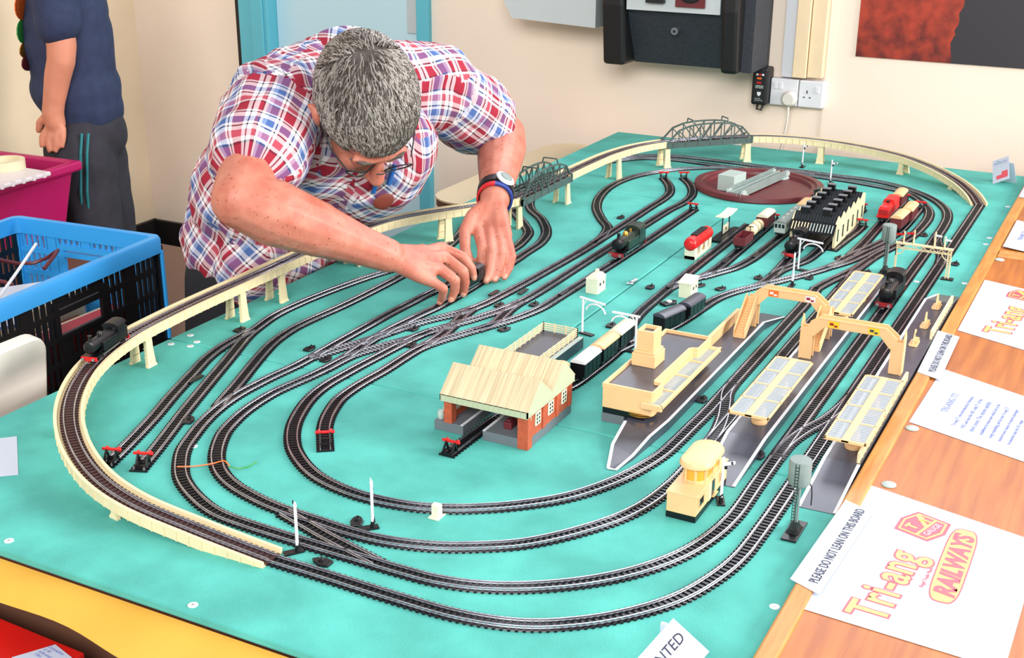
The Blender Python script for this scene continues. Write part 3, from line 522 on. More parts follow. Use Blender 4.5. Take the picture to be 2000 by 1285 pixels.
# station building
r = thing('station_building', 'cream station building with flat dark roofs, square tower and glazed awning', 'building', (-0.585, 1.6, 0))
G().box(-38, -5, -118, 122, 0.2, 13.4).build('building_base', 'dock_grey', r)
G().box(-37.5, 24, -117, -112, 13.6, 22).box(-37.5, 22, -116, 118, 13.8, 21).build('plinth_band', 'black', r)
wall_ = [(-38,-118),(34,-118),(37,-115),(37,-82),(33,-78),(26,-78),(24,-75),(24,60),(27,64),(33,66),(36,70),(36,122),(-38,122)]
wall_ = [(x, y) for x, y in wall_]
G().prism(wall_, 22, 52).build('building_walls', 'cream2', r, bevel=0.8)
inner = [(-35,-115),(33,-115),(34,-113),(34,-84),(31,-81),(23,-81),(21,-77),(21,62),(25,67),(31,69),(33,72),(33,119),(-35,119)]
n = len(wall_); g = G().add([(x*1.01, y*1.005, 52) for x, y in wall_] + [(x, y, 52) for x, y in inner] + [(x*1.01, y*1.005, 58) for x, y in wall_] + [(x, y, 58) for x, y in inner], sum([[(i, (i+1) % n, 2*n+(i+1) % n, 2*n+i), (n+i, 3*n+i, 3*n+(i+1) % n, n+(i+1) % n), (2*n+i, 2*n+(i+1) % n, 3*n+(i+1) % n, 3*n+i)] for i in range(n)], []))
g.build('parapet', 'cream2', r)
G().prism(inner, 52.0, 53.2).build('flat_roof', 'platform', r)
g = G().box(-33, 3, -28, 12, 53.2, 72).build('tower_plinth', 'cream2', r, bevel=1)
G().box(-31, 1, -26, 10, 72, 76).build('tower_step', 'cream2', r, bevel=1)
G().ring([[(-28,-23,76),(-2,-23,76),(-2,7,76),(-28,7,76)], [(-28,-23,106),(-2,-23,106),(-2,7,106),(-28,7,106)], [(-24,-19,106),(-6,-19,106),(-6,3,106),(-24,3,106)], [(-24,-19,101),(-6,-19,101),(-6,3,101),(-24,3,101)]]).build('tower', 'cream2', r, bevel=0.6)
G().box(-24, -6, -19, 3, 100.5, 101.2).build('tower_opening', 'platform', r)
g = G().box(24, 28, -130, 118, 38, 44).box(50, 54, -130, 118, 40, 46).box(24, 54, -132, -127, 38, 46).box(24, 54, 114, 118, 39, 45)
g.build('awning_frame', 'cream2', r, bevel=0.5)
for i in range(4):
    a = -126 + 60*i; p = G().box(28, 50, a, a+56, 41.6, 42.2).build('awning_pane', 'glass', r)
    G().box(28, 50, a+56, a+60, 40, 44).build('awning_bar', 'cream2', r); g = G()
    for j in range(12): g.box(28.4, 49.6, a+56*(j+0.5)/12-0.7, a+56*(j+0.5)/12+0.7, 42.2, 42.8)
    g.build('awning_bars', 'lightgrey', p)
for (x, y) in ((20, -95), (20, -20), (22, 90)): G().cyl((x, y, 14), (x, y, 38), 1.6).build('awning_post', 'black', r)
g = G().box(10, 14, 122, 332, 13.6, 31).box(9, 15, 122, 332, 31, 33).build('screen_wall', 'cream2', r, bevel=0.5)
for i in range(3): G().lathe([(22-i*0.6, 0), (22-i*0.6, 1.4)], (14, -100, 24.5-i*3.2), 20).build('entrance_step', 'brass' if i else 'cream2', r)
# footbridges
def footbridge(label, x0, x1, y, rising, stairs, ads):
    r = thing('footbridge', label, 'footbridge', ((x0+x1)/2000, y/1000, 0.0137)); w = (x1-x0)/2; m = 'cream2'
    H = 56; a = 18 if rising else 10
    prof = [(-w, H-17), (-w, H), (-w+a, H+14), (w-a, H+14), (w, H), (w, H-17), (w-11, H-17), (w-a-8, H), (-w+a+8, H), (-w+11, H-17)]
    for s in (-1, 1):
        pn = G().prism(prof, s*8-1, s*8+1, 'y').build('side_panel', m, r, bevel=0.4)
        G().box(-w+a, w-a, s*9-1.4, s*9+0.4 if s > 0 else s*9+1, H+12, H+14.4).build('handrail', m, r)
    G().box(-w+a, w-a, -8, 8, H-0.5, H+1).build('walkway', m, r)
    for i, (u, c0, c1) in enumerate(ads):
        ad = G().box(u-8, u+8, -10.2, -9.2, H+1.5, H+11.5).build('advert', c0, r); G().box(u-6, u, -10.5, -10.1, H+5, H+9).box(u+1, u+6, -10.5, -10.1, H+3, H+6).build('advert_print', c1, ad)
    for sd, st in zip((-1, 1), stairs):
        # landing tower
        g = G().box(sd*w-9, sd*w+9, -8.6, -6.7, 0, H-5).box(sd*w-9, sd*w+9, 6.7, 8.6, 0, H-5).box(sd*w-9, sd*w+9, -8.5, 8.5, H-18, H-15); g.build('landing_tower', m, r, bevel=0.4)
        if st:
            dy = st; L = 62; n = 13; y0 = dy*8; g = G()
            for i in range(n):
                z = (H-16)*(1-i/n); yy = y0 + dy*L*i/n; g.box(sd*w-7.5, sd*w+7.5, min(yy, yy+dy*L/n), max(yy, yy+dy*L/n), max(0, z-7), z)
            g.build('steps', m, r)
            for sx in (-1, 1):
                G().prism([(y0, H-18), (y0, H), (y0+dy*8, H), (y0+dy*L, 15), (y0+dy*L, 0), (y0+dy*(L-8), 0)], sd*w+sx*8.5-1, sd*w+sx*8.5+1, 'x').build('stair_side', m, r, bevel=0.4)
        else:
            G().prism([(-10, 0), (10, 0), (9, H), (0, H+14), (-9, H)], sd*w+sd*9-1, sd*w+sd*9+1, 'x').build('end_gable', m, r)
    return r
footbridge('cream footbridge with stair flights and two adverts crossing to the first platform', -545, -424, 1920, True, (-1, -1), ((-26, 'orange', 'white'), (34, 'white', 'dull_red')))
footbridge('cream footbridge with yellow adverts spanning from the island platform to the side platform', -428, -293, 1822, True, (0, 0), ((-28, 'yellow', 'dull_red'), (32, 'yellow', 'platform')))
# goods shed
r = thing('goods_shed', 'brick goods shed with double-pitched cream roof and loading decks', 'building', (-0.7425, 1.418, 0))
G().box(3, 70, -68, 70, 0.2, 14).build('loading_deck', 'dock_grey', r, bevel=0.4)
G().box(-72, -27, -68, 70, 0.2, 14).build('loading_deck', 'dock_grey', r, bevel=0.4)
G().box(-31, -27, -68, 70, 14, 14.8).build('deck_edging', 'white', r); G().box(3, 7, -68, 70, 14, 14.8).build('deck_edging', 'white', r)
for (x0, x1) in ((56, 71.5), (-56, -44)):
    G().box(x0, x1, -69, -56, 0.3 if x0 > 0 else 14, 50).build('brick_pillar', 'brick', r, bevel=0.3)
w_ = G().box(66, 70, -68, 70, 14, 50).build('brick_wall', 'brick', r)
for y in (-20, 22, 64): G().box(69.6, 71.6, y-4, y+4, 14, 49).build('buttress', 'brick', r)
w2 = G().box(-55, -51, -60, 70, 14, 50).build('brick_wall', 'brick', r)
for wy in (-38, 1, 43):
    fr = G().box(70, 71.6, wy-8, wy+8, 26, 45).build('window', 'pale', r, bevel=0.5)
    for j in range(3):
        for k in (-1, 1): G().box(71.3, 71.9, wy+k*3.2-1.6, wy+k*3.2+1.6, 28.6+j*5.4, 31.8+j*5.4).build('pane', 'dark_glass', fr)
G().box(-51, -49.8, -45, -33, 25, 44).build('window', 'pale', r, bevel=0.4)
xs0, xs1 = -60, 73
def roofsec(ya, yb, yc, za, zb, zc, name='roof_slope'):
    G().add([(xs0,ya,za),(xs1,ya,za),(xs1,yb,zb),(xs0,yb,zb),(xs0,ya,za-1.2),(xs1,ya,za-1.2),(xs1,yb,zb-1.2),(xs0,yb,zb-1.2)], [(0,1,2,3),(7,6,5,4),(0,4,5,1),(1,5,6,2),(2,6,7,3),(3,7,4,0)]).build(name, 'roof_cream', r)
roofsec(-73, -36, 0, 57, 90, 0); roofsec(-36, 1, 0, 90, 60, 0); roofsec(1, 38, 0, 60, 90, 0); roofsec(38, 75, 0, 90, 57, 0)
for x in (xs0+1, xs1-1): G().prism([(-73, 48), (75, 48), (75, 56), (38, 89), (1, 59), (-36, 89), (-73, 56)], x-1, x+1, 'x').build('gable', 'gable', r)
G().box(xs0, xs1, -73, -71, 47, 57).build('fascia', 'gable', r); G().box(xs0, xs1, 73, 75, 47, 57).build('fascia', 'gable', r)
for i in range(38):
    x = xs0 + 2 + i*4; G().box(x-0.5, x+0.5, -73.5, -73, 47.5, 56.5).build('fascia_rib', 'gable', r) if i % 2 == 0 else None
for i, (x, y) in enumerate([(-66,-60),(-62,-50),(-67,-44)]): tag(G().lathe([(4, 0), (5, 4), (5, 8), (4, 12), (3, 12.4)], n=14).build('milk_churn', 'lightgrey', smooth=True, loc=((-742.5+x)/1000, (1418+y)/1000, 0.0142)), 'small pale churn standing on the goods shed deck', 'churn', 'churns on the goods deck')
tag(G().box(-6, 6, -9, 9, 0, 10).box(-4, 4, -7, 7, 10, 13).build('luggage_crate', 'maroon', bevel=1, loc=(-0.712, 1.378, 0.0142)), 'maroon-brown crate on the goods shed deck', 'crate')
# fenced cattle dock
r = thing('loading_dock', 'dark loading dock with a cream railing pen behind the goods shed', 'dock', (-0.792, 1.63, 0))
G().box(-40, 32, -110, 92, 0.2, 18).build('dock_base', 'platform', r)
G().box(24, 32, -110, 92, 18, 18.8).build('dock_edging', 'lightgrey', r)
def rail_fence(p, q):
    p = Vector(p); q = Vector(q); n = max(1, int((q-p).length/16))
    for i in range(n+1): a = p.lerp(q, i/n); G().box(a.x-1, a.x+1, a.y-1, a.y+1, 18, 33).build('fence_post', 'cream', r)
    for z in (21, 24.5, 28, 31.5): G().bar((p.x, p.y, z), (q.x, q.y, z), 1.2, 1.6).build('fence_rail', 'cream', r)
rail_fence((-38, -60, 0), (-38, 90, 0)); rail_fence((-38, 90, 0), (22, 90, 0)); rail_fence((22, -100, 0), (22, 90, 0))
# signal box
r = thing('signal_box', 'cream signal box with rounded overhanging roof and amber windows', 'signal box', (-0.4285, 1.327, 0))
G().box(-18.5, 18.5, -57, 57, 0.2, 8).build('base', 'black', r)
G().box(-18.5, 18.5, -57, 57, 8, 33).build('lower_storey', 'cream2', r, bevel=0.8)
G().box(-19.5, 19.5, -58, 58, 33, 35).build('ledge', 'cream2', r, bevel=0.6)
def stad(w, l, n=10): return [(w*cos(t), -l + w*sin(t)) for t in [pi + pi*i/n for i in range(n+1)]] + [(w*cos(t), l + w*sin(t)) for t in [pi*i/n for i in range(n+1)]]
G().prism([(x+1, y+8) for x, y in stad(14, 20)], 35, 54).build('upper_windows', 'amber', r)
G().prism([(x+1, y+8) for x, y in stad(14.6, 20)], 35, 38).build('sill_band', 'cream2', r)
for x, y in [(p[0]+1, p[1]+8) for p in stad(14.4, 20)][::3] + [(15.4, 8), (-13.4, 8)]: G().box(x-1.3, x+1.3, y-1.3, y+1.3, 35, 54).build('mullion', 'cream2', r)
G().ring([[(x+1, y+8, z) for x, y in stad(w_, 20)] for w_, z in ((19, 54), (20.5, 55), (20.5, 58), (18.5, 61), (12, 62.5))]).build('roof', 'cream2', r, smooth=True)
for y, w_ in ((-40, 8), (34, 6)):
    f = G().box(18.4, 19.2, y-w_, y+w_, 17, 28).build('window', 'dark_glass', r); G().box(18.6, 19.8, y-w_-1, y-w_, 16, 29).box(18.6, 19.8, y+w_, y+w_+1, 16, 29).box(18.6, 19.8, y-w_, y+w_, 28, 29).box(18.6, 19.8, y-w_, y+w_, 16, 17).build('window_frame', 'cream2', f)
G().box(18.4, 19.6, -14, -4, 9, 30).build('door', 'cream', r, bevel=0.3); G().box(18.6, 22, 0, 16, 8.5, 10).build('door_step', 'cream2', r); G().box(18.4, 19, 0, 9, 10, 30).build('doorway', 'dark_glass', r)
# engine shed
r = thing('engine_shed', 'cream engine shed with black sawtooth roof, vents and glazed gable screen', 'building', (-0.5855, 2.577, 0))
G().box(-46, 46, -128, 130, 0.05, 3).build('floor_slab', 'black', r)
saw = [(-126, 3), (126, 3), (126, 60)]
for i in range(5, -1, -1): y = -126 + 42*i; saw += [(y+21, 66 if 0 else 64), (y, 50)]
for sx, side in ((44, 1), (-44, -1)):
    wl = G().prism(saw, sx-1.4, sx+1.4, 'x').build('side_wall', 'cream', r)
    for i in range(6):
        y = -106 + 42*i; G().box(sx-1.9, sx+1.9, y-5, y+5, 12, 38).build('window', 'dark_glass', wl); G().box(sx-2.1, sx+2.1, y-6.5, y+6.5, 38, 40).box(sx-2.1, sx+2.1, y-6.5, y+6.5, 10, 12).build('window_head', 'cream', wl)
for i in range(6):
    y = -126 + 42*i
    G().prism([(y+0.5, 49), (y+21, 65.5), (y+41.5, 49), (y+41.5, 47), (y+0.5, 47)], -43, 43, 'x').build('roof_ridge', 'black', r)
    for x in (-24, 20): G().box(x-8, x+8, y+15, y+27, 58, 75).build('roof_vent', 'black', r, bevel=0.4); G().box(x-8.6, x+8.6, y+14.4, y+27.6, 75, 76.4).build('vent_cap', 'dock_grey', r)
    gl = G().add([(-40, y+3, 51.6), (40, y+3, 51.6), (40, y+18, 63.8), (-40, y+18, 63.8)], [(0,1,2,3)]).build('skylight', 'dark_glass', r); g = G()
    for k in range(14): x = -38 + k*5.85; g.bar((x, y+3, 52.2), (x, y+18, 64.4), 1.0, 0.8)
    g.build('skylight_bars', 'heater', gl)
s_ = G().add([(-46,-146,34),(46,-146,34),(46,-126,52),(-46,-126,52),(-46,-146,32.6),(46,-146,32.6),(46,-126,50.6),(-46,-126,50.6)], [(0,1,2,3),(7,6,5,4),(0,4,5,1),(1,5,6,2),(2,6,7,3),(3,7,4,0)]).build('gable_screen', 'black', r)
for k in range(14): x = -40 + k*6.15; G().bar((x, -143.6, 37.2), (x, -130, 49.6), 1.8, 1.2).build('glazing_bar', 'stripwood' if k < 6 else 'lightgrey', s_)
G().box(-46, -41, -128, -122, 3, 42).build('front_post', 'cream', r); G().box(41, 46, -128, -122, 3, 42).build('front_post', 'cream', r)
# turntable
r = thing('turntable', 'round maroon turntable with grey girder bridge and motor house', 'turntable', (-0.822, 2.862, 0))
G().lathe([(150, 0.1), (152, 3), (150, 13), (144, 14.5), (134, 14.5), (131, 10.5), (122, 10), (120, 3.5), (1, 3.2)], n=64).build('well', 'maroon', r, smooth=True)
ang = radians(-8.5)
def tb(name, x0, x1, y0, y1, z0, z1, m, par=None):
    o = G().box(x0, x1, y0, y1, z0, z1).build(name, m, r if par is None else par, bevel=0.6); o.rotation_euler = (0, 0, ang); return o
tb('bridge_deck', -17, 17, -128, 128, 12, 15, 'grey'); tb('bridge_girder', -19, -16, -122, 122, 6, 24, 'grey'); tb('bridge_girder', 16, 19, -122, 122, 6, 24, 'grey')
tb('bridge_rail', -7.3, -5.9, -128, 128, 15, 17.5, 'lightgrey'); tb('bridge_rail', 5.9, 7.3, -128, 128, 15, 17.5, 'lightgrey')
for s in (-1, 1):
    o = G().lathe([(26, 4), (26, 7), (14, 9)], (0, s*112, 0), 20).build('bridge_end', 'lightgrey', r); o.rotation_euler = (0, 0, ang)
    for sx in (-1, 1): o = G().cyl((sx*21, s*118, 12), (sx*15, s*118, 12), 10, n=16).build('bridge_wheel', 'lightgrey', r, smooth=True); o.rotation_euler = (0, 0, ang)
tb('motor_house', -62, -20, -92, -30, 5, 42, 'lightgrey'); tb('motor_hatch', -63, -62, -70, -55, 6, 18, 'grey')
for s in (-1, 1): tb('contact_pin', 20+s*5-0.6, 20+s*5+0.6, -149, -148, 10, 19, 'steel')
# ------------------------------------------------------------------ rolling stock (local +y is the front; z = 0 at the track base)
def wheels(r, ys, rad=5, m='black'):
    for y in ys:
        for s in (-1, 1): G().cyl((s*5.4, y, 5+rad), (s*7.6, y, 5+rad), rad, n=14).build('wheel', m, r, smooth=True)
def couplings(r, L):
    for s in (-1, 1):
        for x in (-7, 7): G().cyl((x, s*L/2, 12), (x, s*(L/2+3), 12), 1.3, 2.0, 8).build('buffer', 'black', r)
        G().bar((0, s*L/2, 8), (0, s*(L/2+4.5), 8), 3, 1.4).build('coupling', 'steel', r)
def van(label, x, y, rz, body='black', roof='white', L=60, veranda=False, z=0, H=34):
    r = thing('goods_van', label, 'wagon', (x/1000, y/1000, z/1000), rz)
    G().box(-9, 9, -L/2, L/2, 8, 13).build('underframe', 'black', r); wheels(r, (-L*0.28, L*0.28)); couplings(r, L)
    b = G().box(-11.5, 11.5, -L/2, L/2, 13, H).build('body', body, r, bevel=0.4)
    for i in range(5):
        yy = -L/2 + L*i/4; yy = max(-L/2+0.8, min(L/2-0.8, yy))
        for s in (-1, 1): G().box(s*11.3-0.6, s*11.3+0.6, yy-0.7, yy+0.7, 13, H-0.4).build('strapping', body, b)
    arc = [(12.6*sin(t), H - 0.5 + 6.5*cos(t)) for t in [-pi/2*0.98 + pi*0.98*i/12 for i in range(13)]]
    G().prism(arc, -L/2-1, L/2+1, 'y').build('roof', roof, r, smooth=False)
    return r
for y, rf, l in ((1540,'cream2','black goods van with cream roof next to the goods shed'),(1614,'white','black goods van with bluish-white roof, second in the row behind the goods shed'),(1684,'cream2','black goods van with tan roof beside the loading dock'),(1752,'pale','black goods van with off-white roof under the white loading gauge')):
    van(l, -707 if y > 1560 else -719, y, 0 if y > 1560 else radians(14), 'black', rf)
van('all-black goods van, closer to the station tower', -670, 1868, radians(-14), 'black', 'platform', H=30); van('all-black goods van, closer to the pale lineside hut', -657, 1940, radians(-5), 'black', 'platform', H=30)
van('brown van with cream roof coupled behind the red diesel', -493, 2840, 0, 'maroon', 'cream2', L=62); van('maroon-brown van with cream roof, closer to the water tower', -455, 2655, radians(-3), 'maroon', 'cream2', L=66); van('maroon-brown van with cream roof at the buffer end of the outer siding', -449, 2728, 0, 'maroon', 'cream2', L=66)
van('maroon brake van with white roof at the end of the yard siding', -705, 2525, 0, 'maroon', 'pale', L=58); van('cream-roofed van behind the grey railcar', -657, 2650, 0, 'grey', 'cream2', L=64)
def open_wagon(label, x, y):
    r = thing('open_wagon', label, 'wagon', (x/1000, y/1000, 0)); L = 56
    G().box(-9, 9, -L/2, L/2, 8, 13).build('underframe', 'black', r); wheels(r, (-16, 16)); couplings(r, L)
    b = G().box(-11.5, 11.5, -L/2, L/2, 13, 15).build('wagon_floor', 'maroon', r)
    for s in (-1, 1):
        G().box(s*11.5-0.8, s*11.5+0.8, -L/2, L/2, 13, 29).build('side', 'maroon', r); G().box(-11.5, 11.5, s*L/2-0.8, s*L/2+0.8, 13, 29).build('end', 'maroon', r)
open_wagon('open maroon wagon standing at the head of the yard siding', -704, 2372)
r = thing('tank_wagon', 'cream tank wagon between the open wagon and the brake van', 'wagon', (-0.7045, 2.448, 0))
G().box(-9, 9, -30, 30, 8, 13).build('underframe', 'black', r); wheels(r, (-16, 16)); couplings(r, 60)
G().tube([(0, y, 24) for y in (-31, -30, -27, 27, 30, 31)], [4, 9, 11.5, 11.5, 9, 4], 20).build('tank', 'cream', r, smooth=True)
for y in (-12, 10): G().tube([(0, y-0.8, 24), (0, y+0.8, 24)], 11.9, 20).build('tank_band', 'maroon', r)
G().lathe([(4, 34), (4, 38), (2, 39)], n=12).build('filler_cap', 'cream', r); G().bar((-7, -31, 34), (7, -31, 34), 1.2).bar((0, -31, 22), (0, -31, 34), 1.2).build('hand_brake', 'black', r)
def steam(label, x, y, rz, body='black', z=0, beam='dull_red', brass=False, tilt=0, s=1.0):
    r = thing('steam_locomotive', label, 'locomotive', (x/1000, y/1000, z/1000), rz); r.rotation_euler = (tilt, 0, rz); r.scale = (s, s, s)
    G().box(-7, 7, -44, 44, 6, 13).build('frames', 'black', r); wheels(r, (-26, -2, 22), 7.5)
    G().box(-12, 12, -48, 48, 13.5, 15).build('running_plate', 'black', r)
    for sx in (-1, 1):
        G().box(sx*9.2-2.6, sx*9.2+2.6, -18, 24, 15, 29).build('side_tank', body, r, bevel=1.0)
        G().bar((sx*8.6, -26, 10), (sx*8.6, 24, 10), 1.0, 1.6).build('coupling_rod', 'steel', r)
        G().cyl((sx*9, 32, 11), (sx*9, 42, 12), 3.2, n=10).build('cylinder', 'black', r, smooth=True)
    G().tube([(0, -18, 27), (0, 34, 27)], 8.6, 20).build('boiler', body, r, smooth=True)
    G().tube([(0, 34, 27), (0, 45, 27), (0, 46.5, 27)], [9.2, 9.2, 7], 20).build('smokebox', 'black', r, smooth=True)
    G().lathe([(3.4, 35), (2.6, 38), (2.6, 43), (3.4, 44), (2.2, 44)], (0, 40, 0), 14).build('chimney', 'black', r, smooth=True)
    G().lathe([(4.4, 34), (4.2, 38), (2.8, 40.5), (0.8, 41)], (0, 12, 0), 14).build('dome', 'brass' if brass else body, r, smooth=True)
    if brass: G().lathe([(2, 35), (2, 39), (1, 40)], (0, -8, 0), 10).build('safety_valve', 'brass', r, smooth=True)
    cab = G().box(-12, 12, -40, -18, 15, 24).box(-12, -10.8, -40, -18, 24, 38).box(10.8, 12, -40, -18, 24, 38).box(-12, 12, -20, -18, 24, 38).build('cab', body, r, bevel=0.4)
    for sx in (-1, 1): G().box(sx*12-0.3, sx*12+0.3, -35, -26, 27, 35).build('cab_opening', 'dark_glass', cab); G().cyl((sx*6, -17.9, 34), (sx*6, -17.2, 34), 2.2, n=10).build('spectacle', 'dark_glass', cab)
    arc = [(12.8*sin(t), 37 + 6*cos(t)) for t in [-pi/2*0.98 + pi*0.98*i/12 for i in range(13)]]; G().prism(arc, -43, -16, 'y').build('cab_roof', body, r)
    G().box(-11, 11, -47, -40, 15, 30).build('bunker', body, r, bevel=0.5)
    for e in (1, -1):
        G().box(-12, 12, e*48-1, e*48+1, 8.5, 15).build('buffer_beam', beam, r)
        for sx in (-1, 1): G().cyl((sx*8, e*48, 12), (sx*8, e*52.5, 12), 1.4, 2.3, 10).build('buffer', 'steel', r, smooth=True)
        G().bar((0, e*48, 7), (0, e*53, 7), 3.5, 1.4).build('coupling', 'steel', r)
    return r
steam('black tank locomotive with red buffer beam running on the curved viaduct', -1309, 1250, radians(196), z=51, beam='red')
steam('black locomotive being set on the rails by two hands', -1060, 1882, radians(180), s=0.96)
steam('dark green tank locomotive with brass dome beside the pale platelayers hut', -892, 2225, radians(180), body='green_loco', beam='dull_red', brass=True, s=1.25)
steam('black locomotive with red beam arriving at the island platform canopy', -374, 2180, radians(180), beam='dull_red', s=1.2)
steam('black locomotive with red beam leaving the engine shed', -602, 2385, radians(180), beam='dull_red', s=1.05)
steam('dark green locomotive parked behind the engine shed roof', -652, 2735, radians(180), body='green_loco', s=1.0)
r = thing('diesel_railcar', 'grey diesel railcar standing beside the engine shed', 'railcar', (-0.660, 2.545, 0))
G().box(-9, 9, -70, 70, 8, 13).build('underframe', 'black', r); wheels(r, (-48, -30, 30, 48))
G().box(-12, 12, -72, 72, 12, 33).build('body', 'lightgrey', r, bevel=1.2)
G().prism([(12.2*sin(t), 32 + 6*cos(t)) for t in [-pi/2*0.98 + pi*0.98*i/12 for i in range(13)]], -72, 72, 'y').build('roof', 'grey', r)
for x in (-7.5, 0, 7.5): G().box(x-2.6, x+2.6, -72.6, -71.8, 23, 31).build('cab_window', 'dark_glass', r)
for i in range(8): G().box(11.8, 12.4, -60+i*15, -51+i*15, 22, 30).build('side_window', 'dark_glass', r)
for i in range(4): G().box(-3, 3, -50+i*30, -40+i*30, 37.8, 39).build('roof_vent', 'lightgrey', r)
r = thing('diesel_shunter', 'bright red diesel shunter with stepped bonnet coupled to a brown van', 'locomotive', (-0.497, 2.745, 0))
G().box(-10, 10, -56, 56, 8, 14).build('frames', 'black', r); wheels(r, (-34, 0, 34), 7); G().box(-13, 13, -58, 58, 14, 17).build('running_plate', 'red', r)
G().ring([[(-w,-54+d,z),(w,-54+d,z),(w,-4,z),(-w,-4,z)] for w, d, z in ((11,0,17),(11,0,30),(9,4,36),(6,8,37.5))]).build('bonnet', 'red', r)
G().ring([[(-w,-4,z),(w,-4,z),(w,52-d,z),(-w,52-d,z)] for w, d, z in ((12.5,0,17),(12.5,0,33),(11,3,40),(7,8,42))]).build('cab', 'red', r)
for i in range(7): G().box(-8+i*2.5, -6.8+i*2.5, -55, -53.6, 19, 31).build('grille_bar', 'dull_red', r)
G().box(-3, 3, -16, -8, 37.5, 41).build('exhaust', 'black', r); couplings(r, 112)
# ------------------------------------------------------------------ lineside things
def hut(label, x, y, gable):
    r = thing('lineside_hut', label, 'hut', (x/1000, y/1000, 0)); w, l, h_ = 11.5, 18, 27
    G().box(-w, w, -l, l, 0, h_).build('walls', 'pale', r)
    for i in range(5): G().box(-w+2+i*4.6, -w+2.6+i*4.6, -l-0.5, -l, 0.5, h_-0.5).build('plank_batten', 'pale', r)
    for i in range(7): G().box(w, w+0.5, -l+2+i*5, -l+2.6+i*5, 0.5, h_-0.5).build('plank_batten', 'pale', r)
    if gable:
        G().ring([[(-w-1,-l-1,h_),(w+1,-l-1,h_),(w+1,l+1,h_),(-w-1,l+1,h_)], [(-w*0.5,-l*0.75,h_+7),(w*0.5,-l*0.75,h_+7),(w*0.5,l*0.75,h_+7),(-w*0.5,l*0.75,h_+7)]]).build('roof', 'pale', r); G().box(-2.5, 2.5, 2, 8, h_+6, h_+13).build('chimney', 'pale', r)
    else:
        G().ring([[(-w-2,-l-2,h_-1),(w+2,-l-2,h_-1),(w+2,l+2,h_+4),(-w-2,l+2,h_+4)], [(-w-2,-l-2,h_+1),(w+2,-l-2,h_+1),(w+2,l+2,h_+6),(-w-2,l+2,h_+6)]]).build('roof', 'pale', r)
    for yy in (-7, 7): G().box(w, w+0.8, yy-2.4, yy+2.4, 14, 19).build('window', 'dark_glass', r)
hut('pale planked hut with hipped roof and chimney by the storage sidings', -857, 1990, True); hut('pale planked hut with sloping flat roof by the yard points', -702, 2048, False)
r = thing('fuel_tank', 'bright red cylindrical tank with black roof strip on cream cradles', 'tank', (-0.7725, 2.298, 0))
G().tube([(0, y, 31) for y in (-56, -55, -51, -46, 46, 51, 55, 56)], [4, 9, 12.5, 13.5, 13.5, 12.5, 9, 4], 24).build('tank_shell', 'red', r, smooth=True)
for y in (-14, 14): G().tube([(0, y-0.8, 31), (0, y+0.8, 31)], 13.9, 24).build('weld_band', 'red', r)
G().box(-6.5, 6.5, -30, 32, 43, 46.5).build('catwalk', 'black', r, bevel=0.8)
for y in (-42, -10, 18, 42): G().prism([(-10.6, 0.3), (10.6, 0.3), (10.6, 24), (6, 19.5), (0, 18), (-6, 19.5), (-10.6, 24)], y-7, y+7, 'y').build('cradle', 'pale', r)
G().box(-11, 11, -49, 49, 0, 7).build('plinth', 'pale', r); G().bar((13, -2, 20), (12, -8, 12), 1.5).build('pipe', 'brass', r)
r = thing('lamp_shelter', 'little black-based stand with two posts and a flat white roof', 'shelter', (-0.7655, 2.445, 0))
G().prism([(-12,-62),(13,-62),(13,56),(2,56),(-12,10)], 0.1, 5).build('base', 'black', r)
for y in (-22, 22): G().cyl((0, y, 5), (0, y, 46), 1.3, n=8).build('post', 'black', r)
G().add([(-11,-40,47),(11,-40,47),(11,0,44),(-11,0,44),(-11,40,47),(11,40,47),(-11,-40,48.6),(11,-40,48.6),(11,0,45.6),(-11,0,45.6),(-11,40,48.6),(11,40,48.6)], [(0,1,2,3),(3,2,5,4),(9,8,7,6),(10,11,8,9),(0,6,7,1),(4,5,11,10),(1,7,8,2),(2,8,11,5),(0,3,9,6),(3,4,10,9)]).build('roof', 'pale', r)
G().box(-1, 1, -17, 17, 7, 24).build('name_board', 'pale', r); G().box(1, 1.4, -4, 4, 12, 18).build('board_mark', 'brass', r)
r = thing('tow_adaptor', 'small silver metal adaptor lying loose on the board', 'metal part', (-0.815, 2.060, 0))
G().cyl((0, -8, 4), (3, 12, 4), 3.6, n=12).build('barrel', 'steel', r, smooth=True); G().cyl((-6, -10, 3), (6, -8, 3), 1.8, n=8).build('cross_pin', 'steel', r, smooth=True); G().cyl((0, -14, 3), (0, -8, 3.5), 2, n=8).build('stem', 'steel', r)
r = thing('lineside_cabinet', 'tiny cream lineside box with rounded top beside the inner curve', 'cabinet', (-0.687, 1.141, 0))
G().box(-7, 7, -9, 9, 0.1, 1.6).build('foot', 'pale', r); G().prism([(-4.5, 1.6), (4.5, 1.6), (4.5, 15), (3.5, 17), (-3.5, 17), (-4.5, 15)], -5, 5, 'x').build('box_body', 'pale', r, bevel=0.5)
